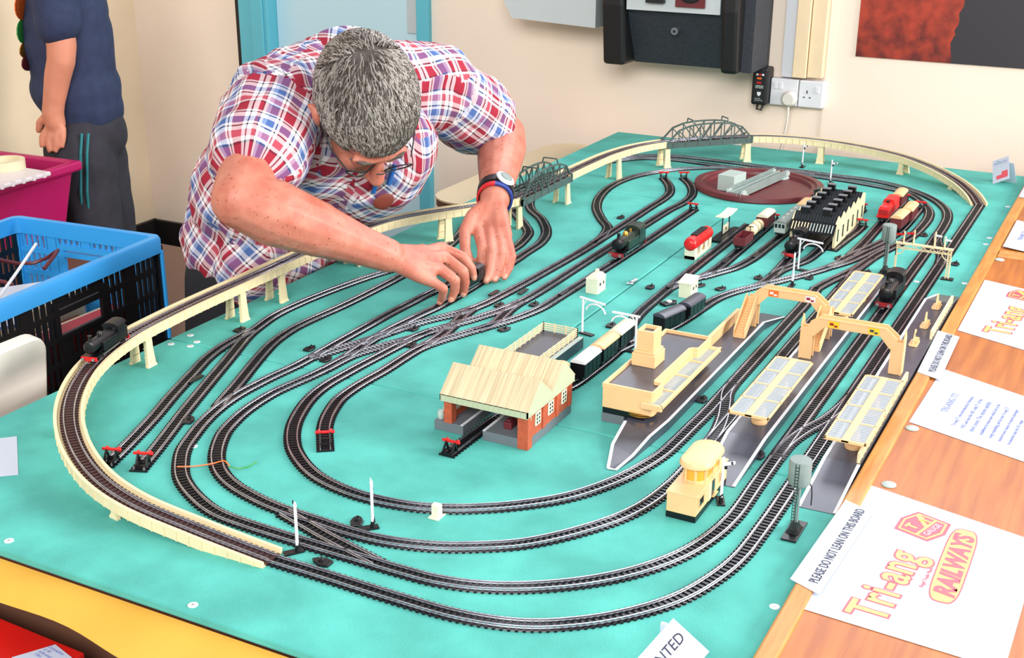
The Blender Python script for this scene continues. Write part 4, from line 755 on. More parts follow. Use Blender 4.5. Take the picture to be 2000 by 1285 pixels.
def water_tower(label, x, y, rz=0):
    r = thing('water_tower', label, 'water tower', (x/1000, y/1000, 0), rz)
    G().box(-9, 9, -26, 26, 0.1, 2.6).build('base', 'black', r, bevel=0.6); G().ring([[(-w,-w*1.4,z),(w,-w*1.4,z),(w,w*1.4,z),(-w,w*1.4,z)] for w, z in ((8,2.6),(5,7),(3,14))]).build('footing', 'black', r)
    for sx in (-1, 1): G().cyl((sx*1.8, 0, 12), (sx*1.8, 0, 66), 1.5, n=10).build('column', 'grey', r, smooth=True)
    G().lathe([(1, 60), (10, 62), (13, 66), (13, 92), (12.4, 94), (2, 95.5)], n=28).build('tank', 'grey', r, smooth=True)
    for s in (-1, 1): G().bar((s*2, -12, 3), (s*2, -13.2, 93), 0.7).build('ladder_stile', 'green_loco', r)
    for i in range(22): z = 5 + i*4; G().bar((-2, -12.2 - z*0.013, z), (2, -12.2 - z*0.013, z), 0.7).build('ladder_rung', 'green_loco', r)
    G().tube([(9, 6, 66), (13, 9, 58), (14, 10, 46), (14, 10, 34)], 0.8, 8).build('delivery_hose', 'black', r)
water_tower('grey water tower with ladder and hose in front of the side platform ramp', -301, 1306); water_tower('grey water tower with ladder beside the signal gantry', -419, 2350)
def signal(label, x, y, H, arm, rz=0, foot=1):
    r = thing('semaphore_signal', label, 'signal', (x/1000, y/1000, 0), rz)
    G().prism([(-5, -7), (5*1, -7), (5, 16), (-5, 16)], 0.2, 2.4).build('base', 'black', r, bevel=0.4); G().lathe([(3.2, 2.4), (2, 9), (1.6, 10)], n=10).build('socket', 'black', r)
    G().lathe([(1.9, 9), (1.7, H-4), (2.2, H-3.5), (1.2, H+1)], n=10).build('post', 'white', r, smooth=True)
    a = G().bar((0, -1.5, H-8), (14, -1.5, H-5), 1, 4).build('arm', arm, r); G().bar((9, -2.1, H-6), (11, -2.1, H-5.6), 0.6, 4).build('arm_stripe', 'white' if arm != 'white' else 'black', a)
    G().lathe([(1.8, H-14), (1.8, H-10)], (3, -1, 0), 8).build('lamp', 'black', r); G().bar((-3, -2, 9), (2, -2, 14), 1.6).build('lever', 'black', r)
signal('white post signal without visible arm beside the ramp foot', -784, 997, 62, 'black', pi*0.8); signal('tall white post signal between the inner curves and the small cabinet', -739, 1082, 62, 'white', pi*0.75)
signal('white post signal with striped arm beside the signal box', -399, 1331, 62, 'white', 0.4); signal('white post signal with red arm behind the first footbridge', -552, 2190, 62, 'red', pi); signal('thin white post signal behind the turntable near the wall', -788, 3118, 62, 'white', 0); signal('thin white post signal at the top of the turntable by the inner curve', -683, 2984, 58, 'white', 0)
def gauge(label, x, y, rz):
    r = thing('loading_gauge', label, 'loading gauge', (x/1000, y/1000, 0), rz)
    G().prism([(-4,-5),(22,-5),(22,5),(-4,5)], 0.2, 2.6).build('base', 'black', r, bevel=0.5); G().cyl((0, 0, 2), (0, 0, 62), 1.9, 1.7, 10).build('post', 'white', r, smooth=True)
    G().bar((-6, 0, 62), (44, 0, 60), 2.4, 3).build('arm', 'white', r); G().bar((1, 0, 50), (8, 0, 60), 1.4).build('brace', 'white', r)
    G().tube([(26 + 19*sin(t), 0, 42 + 14*cos(t)) for t in [-1.45 + 2.9*i/12 for i in range(13)]], 1.4, 8).build('gauge_bow', 'white', r, smooth=True); G().cyl((26, 0, 55), (26, 0, 61), 0.8, n=6).build('hanger', 'white', r)
gauge('white loading gauge beyond the fenced loading dock', -789, 1782, radians(-12)); gauge('white loading gauge over the van with the off-white roof', -679, 1742, radians(172)); gauge('white loading gauge in front of the engine shed', -568, 2286, radians(-5))
r = thing('signal_gantry', 'cream lattice signal gantry with four arms straddling the two main lines', 'signal gantry', (-0.355, 2.363, 0))
for s, x in ((-1, -49), (1, 47)):
    G().box(x-12 if s < 0 else x-10, x+14 if s < 0 else x+12, -7, 7, 0.1, 2.6).build('foot', 'black', r, bevel=0.4)
    if s < 0: G().box(x-1.6, x+1.6, -2.4, 2.4, 2.6, 58).build('leg', 'cream', r)
    else:
        for e in (-1, 1): G().box(x-1+e*2.6, x+1+e*2.6, -2, 2, 2.6, 58).build('leg', 'cream', r)
        for i in range(14): G().box(x-3, x+3, -1.2, 1.2, 4+i*3.8, 5.4+i*3.8).build('lattice_rung', 'cream', r)
G().box(-53, 52, -5, 5, 57, 59.4).build('walkway', 'cream', r)
for s in (-1, 1): G().bar((-50, s*4, 49), (50, s*4, 49), 1.2, 1.6).build('lower_chord', 'cream', r)
for i in range(12):
    x = -48 + i*8; z0, z1 = (49, 57) if i % 2 else (57, 49); G().bar((x, -4, z0), (x+8, -4, z1), 1.1).build('lattice_bar', 'cream', r)
for s, x in ((-1, -49), (1, 47)): G().tube([(x - s*14*sin(t), 0, 36 + 14*(1-cos(t))*1.0) for t in [pi/2*i/6 for i in range(7)]], 1.2, 6).build('arch', 'cream', r)
for x, H_, c_ in ((-38, 82, 'red'), (-20, 86, 'red'), (18, 88, 'white'), (36, 82, 'white')):
    G().cyl((x, 0, 59), (x, 0, H_), 1.7, 1.5, 10).build('signal_post', 'cream', r); G().bar((x, -1.8, H_-6), (x + (-14 if c_ == 'red' else 12), -1.8, H_-7), 0.8, 3.4).build('signal_arm', c_, r); G().bar((x-4, 1, 63), (x+2, 1, 57), 1.4).build('signal_lever', 'black', r)
r = thing('point_motor', 'black point motor with a white wire loop beside the goods branch', 'motor', (-0.714, 1.985, 0), -0.5)
G().prism([(-8,-16),(8,-16),(8,10),(0,18),(-8,10)], 0.1, 5).build('motor_base', 'black', r, bevel=0.8); G().tube([(4 + 9*cos(t), 8*sin(t), 6) for t in [2*pi*i/14 for i in range(13)]], 0.5, 6).build('wire_loop', 'black', r); G().box(-3, 4, -5, 3, 5, 7.5).build('terminal', 'white', r)
for l, m, pts in (('red and orange feeder wire crossing the outer near curve', 'orange', [(-1041,1090,4),(-1020,1101,5),(-1004,1116,6),(-990,1123,10),(-982,1121,5)]), ('green and blue feeder wire joining the next curve', 'green', [(-982,1121,5),(-970,1124,3),(-962,1133,4),(-958,1146,6)])):
    tag(G().tube([(x, y, z) for x, y, z in spline(pts, 4)], 0.9, 6).build('feeder_wire', m, smooth=True), l, 'wire')
# ------------------------------------------------------------------ yellow cover, red box, chair, tables at the left and front
g = G(1); N = 60; rings = []
for i in range(N + 1):
    x = -1.40 + 1.14*i/N; k = 0.5 + 0.5*sin(x*21 + 1.1*sin(x*7)); d = 0.018*k; u = max(0.0, min(1.0, (x + 1.05)/0.3)); dr = 0.006 + 0.036*u
    rings.append([(x, 0.8435, -0.0118), (x, 0.828, -0.014), (x, 0.815 - d*0.2, -0.017 - dr*0.25), (x, 0.806 - d*0.6, -0.021 - dr*0.7), (x, 0.804 - d*0.6, -0.022 - dr*0.7), (x, 0.814 - d*0.2, -0.019 - dr*0.25), (x, 0.828, -0.016), (x, 0.8435, -0.014)])
o = g.ring(rings).build('table_cover', 'yellow_cloth', smooth=True); tag(o, 'yellow wavy table cover hanging out along the front edge of the board', 'table cover')
o = G(1).box(-1.38, -0.20, 0.862, 0.872, -0.35, -0.0125).build('skirt_cloth', 'table_edge'); tag(o, 'dark brown cloth skirt hanging behind the yellow cover', 'cloth')
r = thing('storage_box', 'flat red cardboard train set box with blue label at the front corner', 'box', (-1.10, 0.71, -0.145), radians(-2))
G(1).box(-0.17, 0.158, -0.16, 0.112, 0, 0.072).build('box_lid', 'box_red', r, bevel=0.002)
G(1).box(-0.06, 0.072, -0.08, 0.062, 0.072, 0.0725).build('label_border', 'paper', r); G(1).box(-0.057, 0.069, -0.077, 0.059, 0.0725, 0.0729).build('label_panel', 'label_blue', r)
fit(text('Triang', 0.03, 'gold', r, (-0.045, 0.028, 0.0731), off=0.001, shear=0.3), 0.10)
s_ = G(1).prism([(0.098,0.066),(0.134,0.060),(0.154,0.098),(0.120,0.106)], 0.072, 0.0728).build('price_sticker', 'paper', r)
fit(text('Coronation\n £ 45\nunboxed\n1961', 0.008, 'ink_blue', s_, (0.116, 0.098, 0.073), (0, 0, radians(-6))), 0.026)
G(1).prism([(0.108,0.055),(0.128,0.052),(0.130,0.062),(0.112,0.066)], 0.072, 0.0726).build('crest', 'gold', r)
o = thing('low_stool', 'dark low stool underneath the red train set box', 'stool', (-1.10, 0.70, ZF)); G(1).box(-0.2, 0.2, -0.2, 0.12, 0.52, 0.5548).build('seat', 'table_edge', o)
for x in (-0.17, 0.17):
    for y in (-0.17, 0.09): G(1).box(x-0.015, x+0.015, y-0.015, y+0.015, 0, 0.52).build('leg', 'table_edge', o)
r = thing('plastic_chair', 'white-backed chair with red seat shell behind the board corner', 'chair', (-1.585, 1.062, ZF))
def rrect(w, h, rad, n=6): return [(sx*(w-rad) + rad*cos(a), sy*(h-rad) + rad*sin(a)) for sx, sy, a0 in ((1,1,0),(-1,1,pi/2),(-1,-1,pi),(1,-1,3*pi/2)) for a in [a0 + pi/2*i/n for i in range(n+1)]]
b = G(1).prism(rrect(0.20, 0.13, 0.03), -0.012, 0.012, 'x').build('backrest', 'chair_white', r, bevel=0.004); b.location = (0.115, 0, 0.63); b.rotation_euler = (0, radians(8), 0)
G(1).box(-0.28, 0.10, -0.19, 0.19, 0.42, 0.45).build('seat', 'dull_red', r, bevel=0.01); G(1).prism(rrect(0.22, 0.03, 0.015), -0.015, 0.015, 'x').build('back_rail', 'red', r).location = (0.128, 0.02, 0.565)
for x in (-0.25, 0.08):
    for y in (-0.17, 0.17): G(1).cyl((x, y, 0), (x, y, 0.42), 0.012).build('leg', 'steel', r)
r = thing('low_table', 'low dark table carrying the blue crate and the magenta box', 'table', (-2.33, 1.90, ZF)); G(1).box(-0.70, 0.53, -0.58, 0.55, 0.42, 0.455).build('table_top', 'table_edge', r)
for x in (-0.65, 0.49):
    for y in (-0.54, 0.5): G(1).box(x-0.025, x+0.025, y-0.025, y+0.025, 0, 0.42).build('leg', 'table_edge', r)
# folding crate: lattice walls
r = thing('folding_crate', 'blue and black folding plastic crate full of odds and ends', 'crate', (-1.977, 1.642, -0.2448), radians(5))
cw, cl, ch = 0.185, 0.245, 0.235
def lattice(name, mtl, L, axis, fixed, cuts, z0, z1, handle=True):
    t = 0.0025; g = G(1)
    def bx(a0, a1, zz0, zz1, th=t):
        if axis == 'y': g.box(fixed-th, fixed+th, a0, a1, zz0, zz1)
        else: g.box(a0, a1, fixed-th, fixed+th, zz0, zz1)
    rows = [z0, z0+0.055, z0+0.105, z0+0.155, z1]
    for z in rows: bx(-L, L, z-0.006 if z > z0 else z, z+0.006 if z < z1 else z, 0.0035)
    n = cuts; hz0, hz1 = z1-0.085, z1-0.03
    for i in range(n+1):
        a = -L + 2*L*i/n; w = 0.014 if i % 6 == 0 else 0.0042
        if handle and abs(a) < 0.062: bx(a-w, a+w, z0, hz0); bx(a-w, a+w, hz1, z1)
        else: bx(a-w, a+w, z0, z1)
    if handle:
        for s_ in (-1, 1): bx(s_*0.066-0.006, s_*0.066+0.006, hz0-0.004, hz1+0.004, 0.004)
        bx(-0.07, 0.07, hz0-0.008, hz0, 0.005); bx(-0.07, 0.07, hz1, hz1+0.012, 0.005)
    return g.build(name, mtl, r)
lattice('long_side', 'crate_black', cl, 'y', cw, 30, 0.01, ch-0.03); lattice('long_side', 'crate_black', cl, 'y', -cw, 30, 0.01, ch-0.03)
lattice('short_side', 'crate_blue', cw, 'x', cl, 24, 0.01, ch-0.03); lattice('short_side', 'crate_blue', cw, 'x', -cl, 24, 0.01, ch-0.03)
G(1).box(-cw, cw, -cl, cl, 0, 0.008).build('crate_floor', 'crate_black', r)
for a, b_ in ((1,1),(1,-1),(-1,1),(-1,-1)): G(1).box(a*cw-0.008, a*cw+0.008, b_*cl-0.008, b_*cl+0.008, 0, ch-0.02).build('corner_post', 'crate_black' if a > 0 else 'crate_blue', r)
out = rrect(cw+0.012, cl+0.012, 0.02); inn = rrect(cw-0.006, cl-0.006, 0.014); n = len(out); g = G(1)
g.ring([[(x, y, z) for x, y in P_] for P_, z in ((out, ch-0.034), (out, ch-0.006), ([(x*0.985, y*0.99) for x, y in out], ch), (inn, ch), (inn, ch-0.034), (out, ch-0.034))], cap=False).build('rim', 'crate_blue', r, smooth=True)
random.seed(3)
for i in range(6):
    x = -0.12 + 0.05*i; o = G(1).box(-0.02, 0.02, -0.17 + 0.02*(i % 3), 0.15 - 0.03*(i % 2), 0.0, 0.06 + 0.02*(i % 3)).build('carton', ['box_red','chair_white','tape','dull_red','stripwood','box_red'][i], bevel=0.002, loc=(-1.965 + x, 1.68, -0.235))
    tag(o, ['red carton', 'white carton', 'buff carton', 'dark red carton', 'tan carton', 'bright red carton'][i] + ' standing inside the blue crate', 'carton')
o = G(1).box(-0.13, 0.10, -0.11, 0.08, 0, 0.006).build('crumpled_paper', 'paper', loc=(-1.93, 1.58, -0.085)); o.rotation_euler = (0.15, -0.2, 0.3); tag(o, 'crumpled white paper lying on top inside the blue crate', 'paper')
tag(G(1).tube([(-1.88,1.53,-0.06),(-1.93,1.64,-0.03),(-1.96,1.72,0.0)], 0.003, 8).build('white_rod', 'white'), 'thin white rod sticking out of the blue crate', 'rod')
tag(G(1).tube([(-2.03+0.06*cos(t), 1.74+0.08*sin(t), -0.06+0.02*sin(2*t)) for t in [0.45*i for i in range(13)]], 0.004, 8).build('brown_cable', 'maroon', smooth=True), 'dark brown cable coiled inside the blue crate', 'cable')
# magenta box with clear lid and tape
r = thing('magenta_box', 'magenta plastic storage box in front of the boy', 'box', (-2.76, 2.20, -0.2448), radians(4))
g = G(1); prof = [(0.15,0.20,0.0),(0.175,0.225,0.165),(0.195,0.245,0.170),(0.195,0.245,0.195),(0.172,0.222,0.195),(0.150,0.195,0.01)]
g.ring([[(x*a/0.15*1.0, y*b/0.20*1.0, z) for x, y in [(-0.15,-0.20),(0.15,-0.20),(0.15,0.20),(-0.15,0.20)]] for a, b, z in prof]).build('tub', 'magenta', r, bevel=0.006)
r = thing('clear_lid', 'pale translucent lid lying across the magenta box', 'lid', (-2.69, 2.17, -0.0494)); o = G(1).box(-0.16, 0.17, -0.2, 0.12, 0, 0.012).build('lid_plate', 'clear_lid', r, bevel=0.004)
for i in range(9): G(1).box(0.166, 0.172, -0.18+i*0.034, -0.172+i*0.034, 0, 0.014).build('lid_rib', 'clear_lid', r)
tag(G(1).ring([[(a*cos(2*pi*k/28), a*sin(2*pi*k/28), z) for k in range(28)] for a, z in ((0.05,0),(0.05,0.024),(0.036,0.024),(0.036,0),(0.05,0))], cap=False).build('tape_roll', 'tape', smooth=True, loc=(-2.645, 2.255, -0.0372)), 'roll of cream masking tape on the pale lid', 'tape')
r = thing('round_cornered_table', 'beige table with rounded corner and dark edge behind the man', 'table', (-1.486, 2.97, ZF))
def rc(w, l, rad): return rrect(w, l, rad, 10)
G(1).prism(rc(0.10, 0.38, 0.09), 0.618, 0.636).build('table_edge', 'table_edge', r); G(1).prism(rc(0.101, 0.381, 0.09), 0.636, 0.640).build('table_top', 'table_top', r)
for x in (-0.07, 0.07):
    for y in (-0.3, 0.3): G(1).cyl((x, y, 0), (x, y, 0.618), 0.018).build('leg', 'steel', r)
# ------------------------------------------------------------------ things on the back wall
r = thing('wall_heater', 'black wall-mounted unit with ribbed sides, silver fascia and small lock', 'wall unit', (-1.19, 3.42, 0.20))
G(1).prism([(-0.002, 0.0), (-0.12, 0.0), (-0.19, 0.16), (-0.20, 0.5), (-0.002, 0.5)], -0.135, 0.135, 'x').build('front_panel', 'heater', r)
for s_ in (-1, 1): G(1).prism([(-0.002, -0.002), (-0.195, -0.002), (-0.215, 0.16), (-0.22, 0.5), (-0.002, 0.5)], s_*0.135 if s_ > 0 else -0.20, 0.182 if s_ > 0 else -0.135, 'x').build('side_rib', 'heater_black', r, bevel=0.01)
G(1).box(0.182, 0.21, -0.16, -0.002, 0.0, 0.5).build('side_case', 'heater', r)
G(1).prism([(-0.199, 0.15), (-0.207, 0.15), (-0.216, 0.5), (-0.208, 0.5)], -0.13, 0.13, 'x').build('fascia', 'silver', r)
G(1).box(-0.07, -0.02, -0.225, -0.207, 0.172, 0.22).build('socket', 'heater_black', r); G(1).box(0.01, 0.09, -0.216, -0.207, 0.165, 0.22).build('picture_label', 'maroon', r); G(1).ball((0.05, -0.216, 0.195), (0.03, 0.004, 0.02)).build('picture_mark', 'skirting', r)
G(1).cyl((0, -0.155, 0.10), (0, -0.185, 0.098), 0.010, n=16).build('lock', 'steel', r, smooth=True); G(1).cyl((0, -0.185, 0.098), (0, -0.187, 0.098), 0.004, n=10).build('keyhole', 'skirting', r)
r = thing('shelf_bracket', 'grey sloping wall box mounted beside the black unit', 'wall box', (-1.62, 3.42, 0.30)); G(1).prism([(-0.10, 0.055), (-0.07, 0.0), (0.19, -0.012), (0.19, 0.35), (-0.10, 0.35)], -0.16, -0.001, 'y').build('case', 'silver', r)
r = thing('power_adaptor', 'black hanging power adaptor with small lights beside the sockets', 'adaptor', (-0.985, 3.39, 0.10))
G(1).box(-0.022, 0.022, -0.028, 0.028, 0, 0.10).build('body', 'heater_black', r, bevel=0.006)
for x, z, m_ in ((-0.008, 0.082, 'white'), (0, 0.082, 'red'), (0.008, 0.082, 'white'), (-0.002, 0.072, 'orange'), (-0.002, 0.060, 'red')): G(1).box(x-0.003 if z > 0.08 else x-0.006, x+0.003 if z > 0.08 else x+0.006, -0.0292, -0.028, z-0.002, z+0.003).build('indicator', m_, r)
for z in (0.053, 0.050, 0.047): G(1).box(-0.011, 0.011, -0.0288, -0.028, z-0.0008, z+0.0006).build('print_line', 'lightgrey', r)
G(1).prism([(-0.005, 0.036), (0.005, 0.036), (0.005, 0.029), (0, 0.024), (-0.005, 0.029)], -0.0288, -0.028, 'y').build('emblem', 'white', r); fit(text('POWER\nMONITOR', 0.006, 'lightgrey', r, (-0.011, -0.0284, 0.016), (pi/2, 0, 0)), 0.022)
G(1).tube([(-0.008, -0.005, 0.0), (-0.008, -0.01, -0.014), (0.004, -0.01, -0.016), (0.008, -0.005, 0.0)], 0.0035, 8).build('cable_loop', 'heater_black', r, smooth=True)
G(1).tube([(-0.012, 0, 0.10), (-0.010, -0.01, 0.16), (-0.004, -0.02, 0.28), (0.0, -0.02, 0.5)], 0.0035, 8).build('cable', 'heater_black', r, smooth=True)
for x0, x1, l, plugd in ((-0.962, -0.886, 'white double socket with a round plug pushed in below the trunking', True), (-0.884, -0.818, 'white socket with empty pin holes and one switch', False)):
    r = thing('wall_socket', l, 'socket', ((x0+x1)/2, 3.42, 0.10)); w = (x1-x0)/2; G(1).box(-w, w, -0.030, -0.0005, 0, 0.072).build('face_plate', 'white', r, bevel=0.003)
    if plugd:
        for x in (-0.024, -0.010): G(1).box(x-0.005, x+0.005, -0.0325, -0.030, 0.044, 0.062).build('switch', 'white', r, bevel=0.001)
    else:
        G(1).box(0.012, 0.022, -0.0325, -0.030, 0.040, 0.058).build('switch', 'white', r, bevel=0.001); G(1).box(-0.0115, -0.0085, -0.0306, -0.030, 0.038, 0.046).box(-0.020, -0.015, -0.0306, -0.030, 0.026, 0.029).box(-0.004, 0.001, -0.0306, -0.030, 0.026, 0.029).build('pin_hole', 'skirting', r)
r = thing('mains_plug', 'round cream mains plug with cable hanging down to the board', 'plug', (-0.905, 3.385, 0.122))
G(1).tube([(0, 0.002, 0), (0, -0.012, 0), (0, -0.02, 0)], [0.021, 0.021, 0.015], 20).build('plug_body', 'chair_white', r, smooth=True); G(1).tube([(0, -0.008, -0.018), (-0.001, -0.006, -0.06), (-0.012, 0.01, -0.12), (-0.03, 0.018, -0.2)], 0.003, 8).build('cable', 'chair_white', r, smooth=True)
# poster
pm = bpy.data.materials.new('poster'); pm.use_nodes = True; nt = pm.node_tree; p = nt.nodes['Principled BSDF']; p.inputs['Roughness'].default_value = 0.45
tc = nt.nodes.new('ShaderNodeTexCoord'); sp = nt.nodes.new('ShaderNodeSeparateXYZ'); nt.links.new(tc.outputs['Object'], sp.inputs[0])
nz = nt.nodes.new('ShaderNodeTexNoise'); nz.inputs['Scale'].default_value = 30; nz.inputs['Detail'].default_value = 6; nt.links.new(tc.outputs['Object'], nz.inputs['Vector'])
def mth(op, a, b):
    n_ = nt.nodes.new('ShaderNodeMath'); n_.operation = op
    for i_, v in enumerate((a, b)):
        if isinstance(v, (int, float)): n_.inputs[i_].default_value = v
        else: nt.links.new(v, n_.inputs[i_])
    return n_.outputs[0]
e = mth('ADD', sp.outputs[0], mth('MULTIPLY', mth('SUBTRACT', nz.outputs['Fac'], 0.5), 0.03)); mk = mth('GREATER_THAN', mth('ADD', e, mth('MULTIPLY', sp.outputs[2], -0.12)), -0.185)
ra = nt.nodes.new('ShaderNodeValToRGB'); ra.color_ramp.elements[0].color = lin((70, 16, 18)); ra.color_ramp.elements[1].color = lin((176, 58, 34)); ra.color_ramp.elements[0].position = 0.3; ra.color_ramp.elements[1].position = 0.75
nt.links.new(mth('ADD', nz.outputs['Fac'], mth('MULTIPLY', sp.outputs[2], 1.2)), ra.inputs[0])
mx = nt.nodes.new('ShaderNodeMix'); mx.data_type = 'RGBA'; nt.links.new(mk, mx.inputs[0]); nt.links.new(ra.outputs[0], mx.inputs[6]); mx.inputs[7].default_value = lin((48, 44, 50)); nt.links.new(mx.outputs[2], p.inputs['Base Color']); M['poster'] = pm
o = G(1).box(-0.422, 0.42, -0.004, 0, 0, 0.6).build('wall_poster', 'poster', loc=(-0.325, 3.4155, 0.243)); tag(o, 'red and dark grey photographic poster on the back wall', 'poster')
# ------------------------------------------------------------------ people
def solid(parts, voxel, name, m, parent, smooth=4, fold=None):
    g = G(1)
    for p in parts:
        if p[0] == 'e': g.ball(p[1], p[2], 20, 14, p[3] if len(p) > 3 else None)
        else:
            ch = p[1]
            for (a, ra), (b, rb) in zip(ch, ch[1:]):
                n = max(2, int((Vector(b)-Vector(a)).length / (min(ra, rb)*0.35 + 0.001)))
                g.tube([Vector(a).lerp(Vector(b), i/n) for i in range(n+1)], [ra + (rb-ra)*i/n for i in range(n+1)], 14)
            for a, ra in ch: g.ball(a, ra, 14, 10)
    me = g.mesh('tmp'); o = bpy.data.objects.new('tmp', me); C.objects.link(o)
    md = o.modifiers.new('r', 'REMESH'); md.mode = 'VOXEL'; md.voxel_size = voxel
    if smooth: s_ = o.modifiers.new('s', 'SMOOTH'); s_.factor = 0.5; s_.iterations = smooth
    bpy.context.view_layer.update(); nm = bpy.data.meshes.new_from_object(o.evaluated_get(bpy.context.evaluated_depsgraph_get())); bpy.data.objects.remove(o)
    nm.name = name
    if fold:
        nn = [v.normal.copy() for v in nm.vertices]
        for v, n_ in zip(nm.vertices, nn): v.co += n_ * fold(v.co)
        nm.update()
    nm.materials.clear(); nm.materials.append(M[m])
    for p in nm.polygons: p.use_smooth = True
    r = bpy.data.objects.new(name, nm); C.objects.link(r)
    if parent: r.parent = parent
    return r
V = Vector
man = thing('person', 'man in a plaid short-sleeved shirt bending over the layout holding a locomotive', 'person', (0, 0, 0))
# head frame
hc = V((-1.209, 1.792, 0.334)); CB = -CF
def cw_(r_, u_, b_): return CR*r_ + CU*u_ + CB*b_
hz = cw_(0.34, 0.12, 0.93).normalized(); hy = cw_(0.28, -0.95, 0.05); hy = (hy - hz*hy.dot(hz)).normalized(); hx = hy.cross(hz)
HB = Matrix((hx, hy, hz)).transposed()
def hp(x, y, z): return hc + HB @ V((x, y, z))
nb = V((-1.345, 1.94, 0.335))
Rs, Re, Rw = V((-1.372,1.76,0.322)), V((-1.274,1.53,0.222)), V((-1.126,1.722,0.100))
Ls, Le, Lw = V((-1.287,2.158,0.305)), V((-1.233,2.345,0.180)), V((-1.112,2.080,0.116))
RF = dict(pinky=[(-1.078,1.744,0.066),(-1.0621,1.7572,0.055),(-1.0438,1.7679,0.040),(-1.0540,1.7800,0.020),(-1.0610,1.7850,0.009)], ring=[(-1.083,1.764,0.074),(-1.0655,1.7908,0.066),(-1.0379,1.7974,0.048),(-1.0430,1.8050,0.026),(-1.0490,1.8020,0.010)], middle=[(-1.093,1.790,0.080),(-1.0791,1.8317,0.074),(-1.0372,1.8250,0.056),(-1.0385,1.8330,0.032),(-1.0440,1.8365,0.011)], index=[(-1.104,1.815,0.083),(-1.1018,1.8600,0.080),(-1.0625,1.8699,0.066),(-1.0500,1.8762,0.046),(-1.0470,1.8792,0.028)], thumb=[(-1.108,1.765,0.080),(-1.108,1.815,0.066),(-1.0880,1.8500,0.050),(-1.0760,1.8740,0.026)])
LF = dict(index=[(-1.112,2.045,0.098),(-1.1186,2.0204,0.080),(-1.0752,1.9622,0.055),(-1.0686,1.9471,0.032),(-1.0660,1.9400,0.014)], middle=[(-1.103,2.050,0.098),(-1.0982,2.0356,0.082),(-1.0520,1.9560,0.050),(-1.0480,1.9420,0.026),(-1.0470,1.9260,0.008)], ring=[(-1.090,2.050,0.096),(-1.0750,2.0260,0.079),(-1.0350,1.9655,0.046),(-1.0350,1.9530,0.024),(-1.0370,1.9400,0.008)], pinky=[(-1.080,2.050,0.092),(-1.0540,2.0180,0.070),(-1.0230,1.9827,0.042),(-1.0240,1.9730,0.022),(-1.0270,1.9590,0.008)], thumb=[(-1.120,2.060,0.108),(-1.1300,2.0250,0.094),(-1.1250,1.9855,0.075),(-1.1039,1.9500,0.052),(-1.0910,1.9444,0.034)])
FR = dict(pinky=[0.0095,0.0092,0.0085,0.0078,0.0066], ring=[0.0105,0.0104,0.0094,0.0086,0.0072], middle=[0.0108,0.0107,0.0098,0.0089,0.0074], index=[0.0105,0.0105,0.0096,0.0088,0.0074], thumb=[0.0150,0.0130,0.0112,0.0088])
parts = []
for F in (RF, LF):
    for k, pts in F.items():
        rr = FR[k] if len(pts) == len(FR[k]) else [0.0155, 0.0140, 0.0118, 0.0105, 0.0085]
        parts.append(('c', list(zip([V(p) for p in pts], rr))))
def palm(w, F, rw):
    for k in ('pinky', 'ring', 'middle', 'index'): parts.append(('c', [(w, rw*0.72), (V(F[k][0]), 0.0135), (V(F[k][1]), 0.0118)]))
    parts.append(('c', [(w, rw*0.8), (V(F['thumb'][0]), 0.015)]))
    ks = [V(F[k][1]) for k in ('pinky', 'ring', 'middle', 'index')]
    for a, b in zip(ks, ks[1:]): parts.append(('c', [(w.lerp(a, 0.62), 0.0125), (w.lerp(b, 0.62), 0.0125)])); parts.append(('c', [(w.lerp(a, 0.92), 0.0098), (w.lerp(b, 0.92), 0.0098)]))
palm(Rw, RF, 0.030); palm(Lw, LF, 0.030)
def arm(s_, e_, w_, k=1):
    d_ = (w_ - e_); parts.append(('c', [(s_, 0.062), (s_.lerp(e_, 0.6), 0.054), (e_, 0.047), (e_ + d_*0.22, 0.0515*k), (e_ + d_*0.5, 0.044*k), (e_ + d_*0.8, 0.034), (w_, 0.0295)]))
arm(Rs, Re, Rw, 1.06); arm(Ls, Le, Lw, 1.0)
parts += [('e', hp(0,-0.012,0.030), (0.076,0.098,0.086), HB), ('e', hp(0,0.036,0.022), (0.066,0.060,0.058), HB), ('e', hp(0,0.042,-0.045), (0.061,0.056,0.066), HB), ('e', hp(0,0.050,-0.088), (0.044,0.044,0.034), HB),
    ('c', [(hp(0,0.092,-0.008), 0.009), (hp(0,0.118,-0.048), 0.0135)]), ('e', hp(0.011,0.108,-0.050), (0.009,0.010,0.008), HB), ('e', hp(-0.011,0.108,-0.050), (0.009,0.010,0.008), HB),
    ('e', hp(0.034,0.072,-0.048), (0.024,0.022,0.024), HB), ('e', hp(-0.034,0.072,-0.048), (0.024,0.022,0.024), HB), ('e', hp(0,0.088,0.008), (0.052,0.014,0.010), HB), ('e', hp(0,0.092,-0.075), (0.024,0.012,0.010), HB),
    ('c', [(nb, 0.066), (hp(0,-0.045,-0.055), 0.060)])]
for sx in (-1, 1): parts += [('e', hp(sx*0.086,-0.004,-0.020), (0.014,0.021,0.034), HB), ('c', [(hp(sx*0.092,-0.014,0.008), 0.006), (hp(sx*0.100,-0.022,-0.014), 0.006), (hp(sx*0.092,-0.012,-0.046), 0.006)])]
ax = (V((-1.36,1.95,0.30)) - V((-1.62,1.90,0.0))).normalized(); sy = (Ls - Rs); sy = (sy - ax*sy.dot(ax)).normalized(); sn = ax.cross(sy); SB = Matrix((ax, sy, sn)).transposed()
hips = [V((-1.575,1.86,-0.05)), V((-1.57,2.02,-0.05))]; knees = [V((-1.585,1.80,-0.36)), V((-1.60,2.03,-0.36))]; ankles = [V((-1.64,1.79,-0.63)), V((-1.66,2.04,-0.63))]
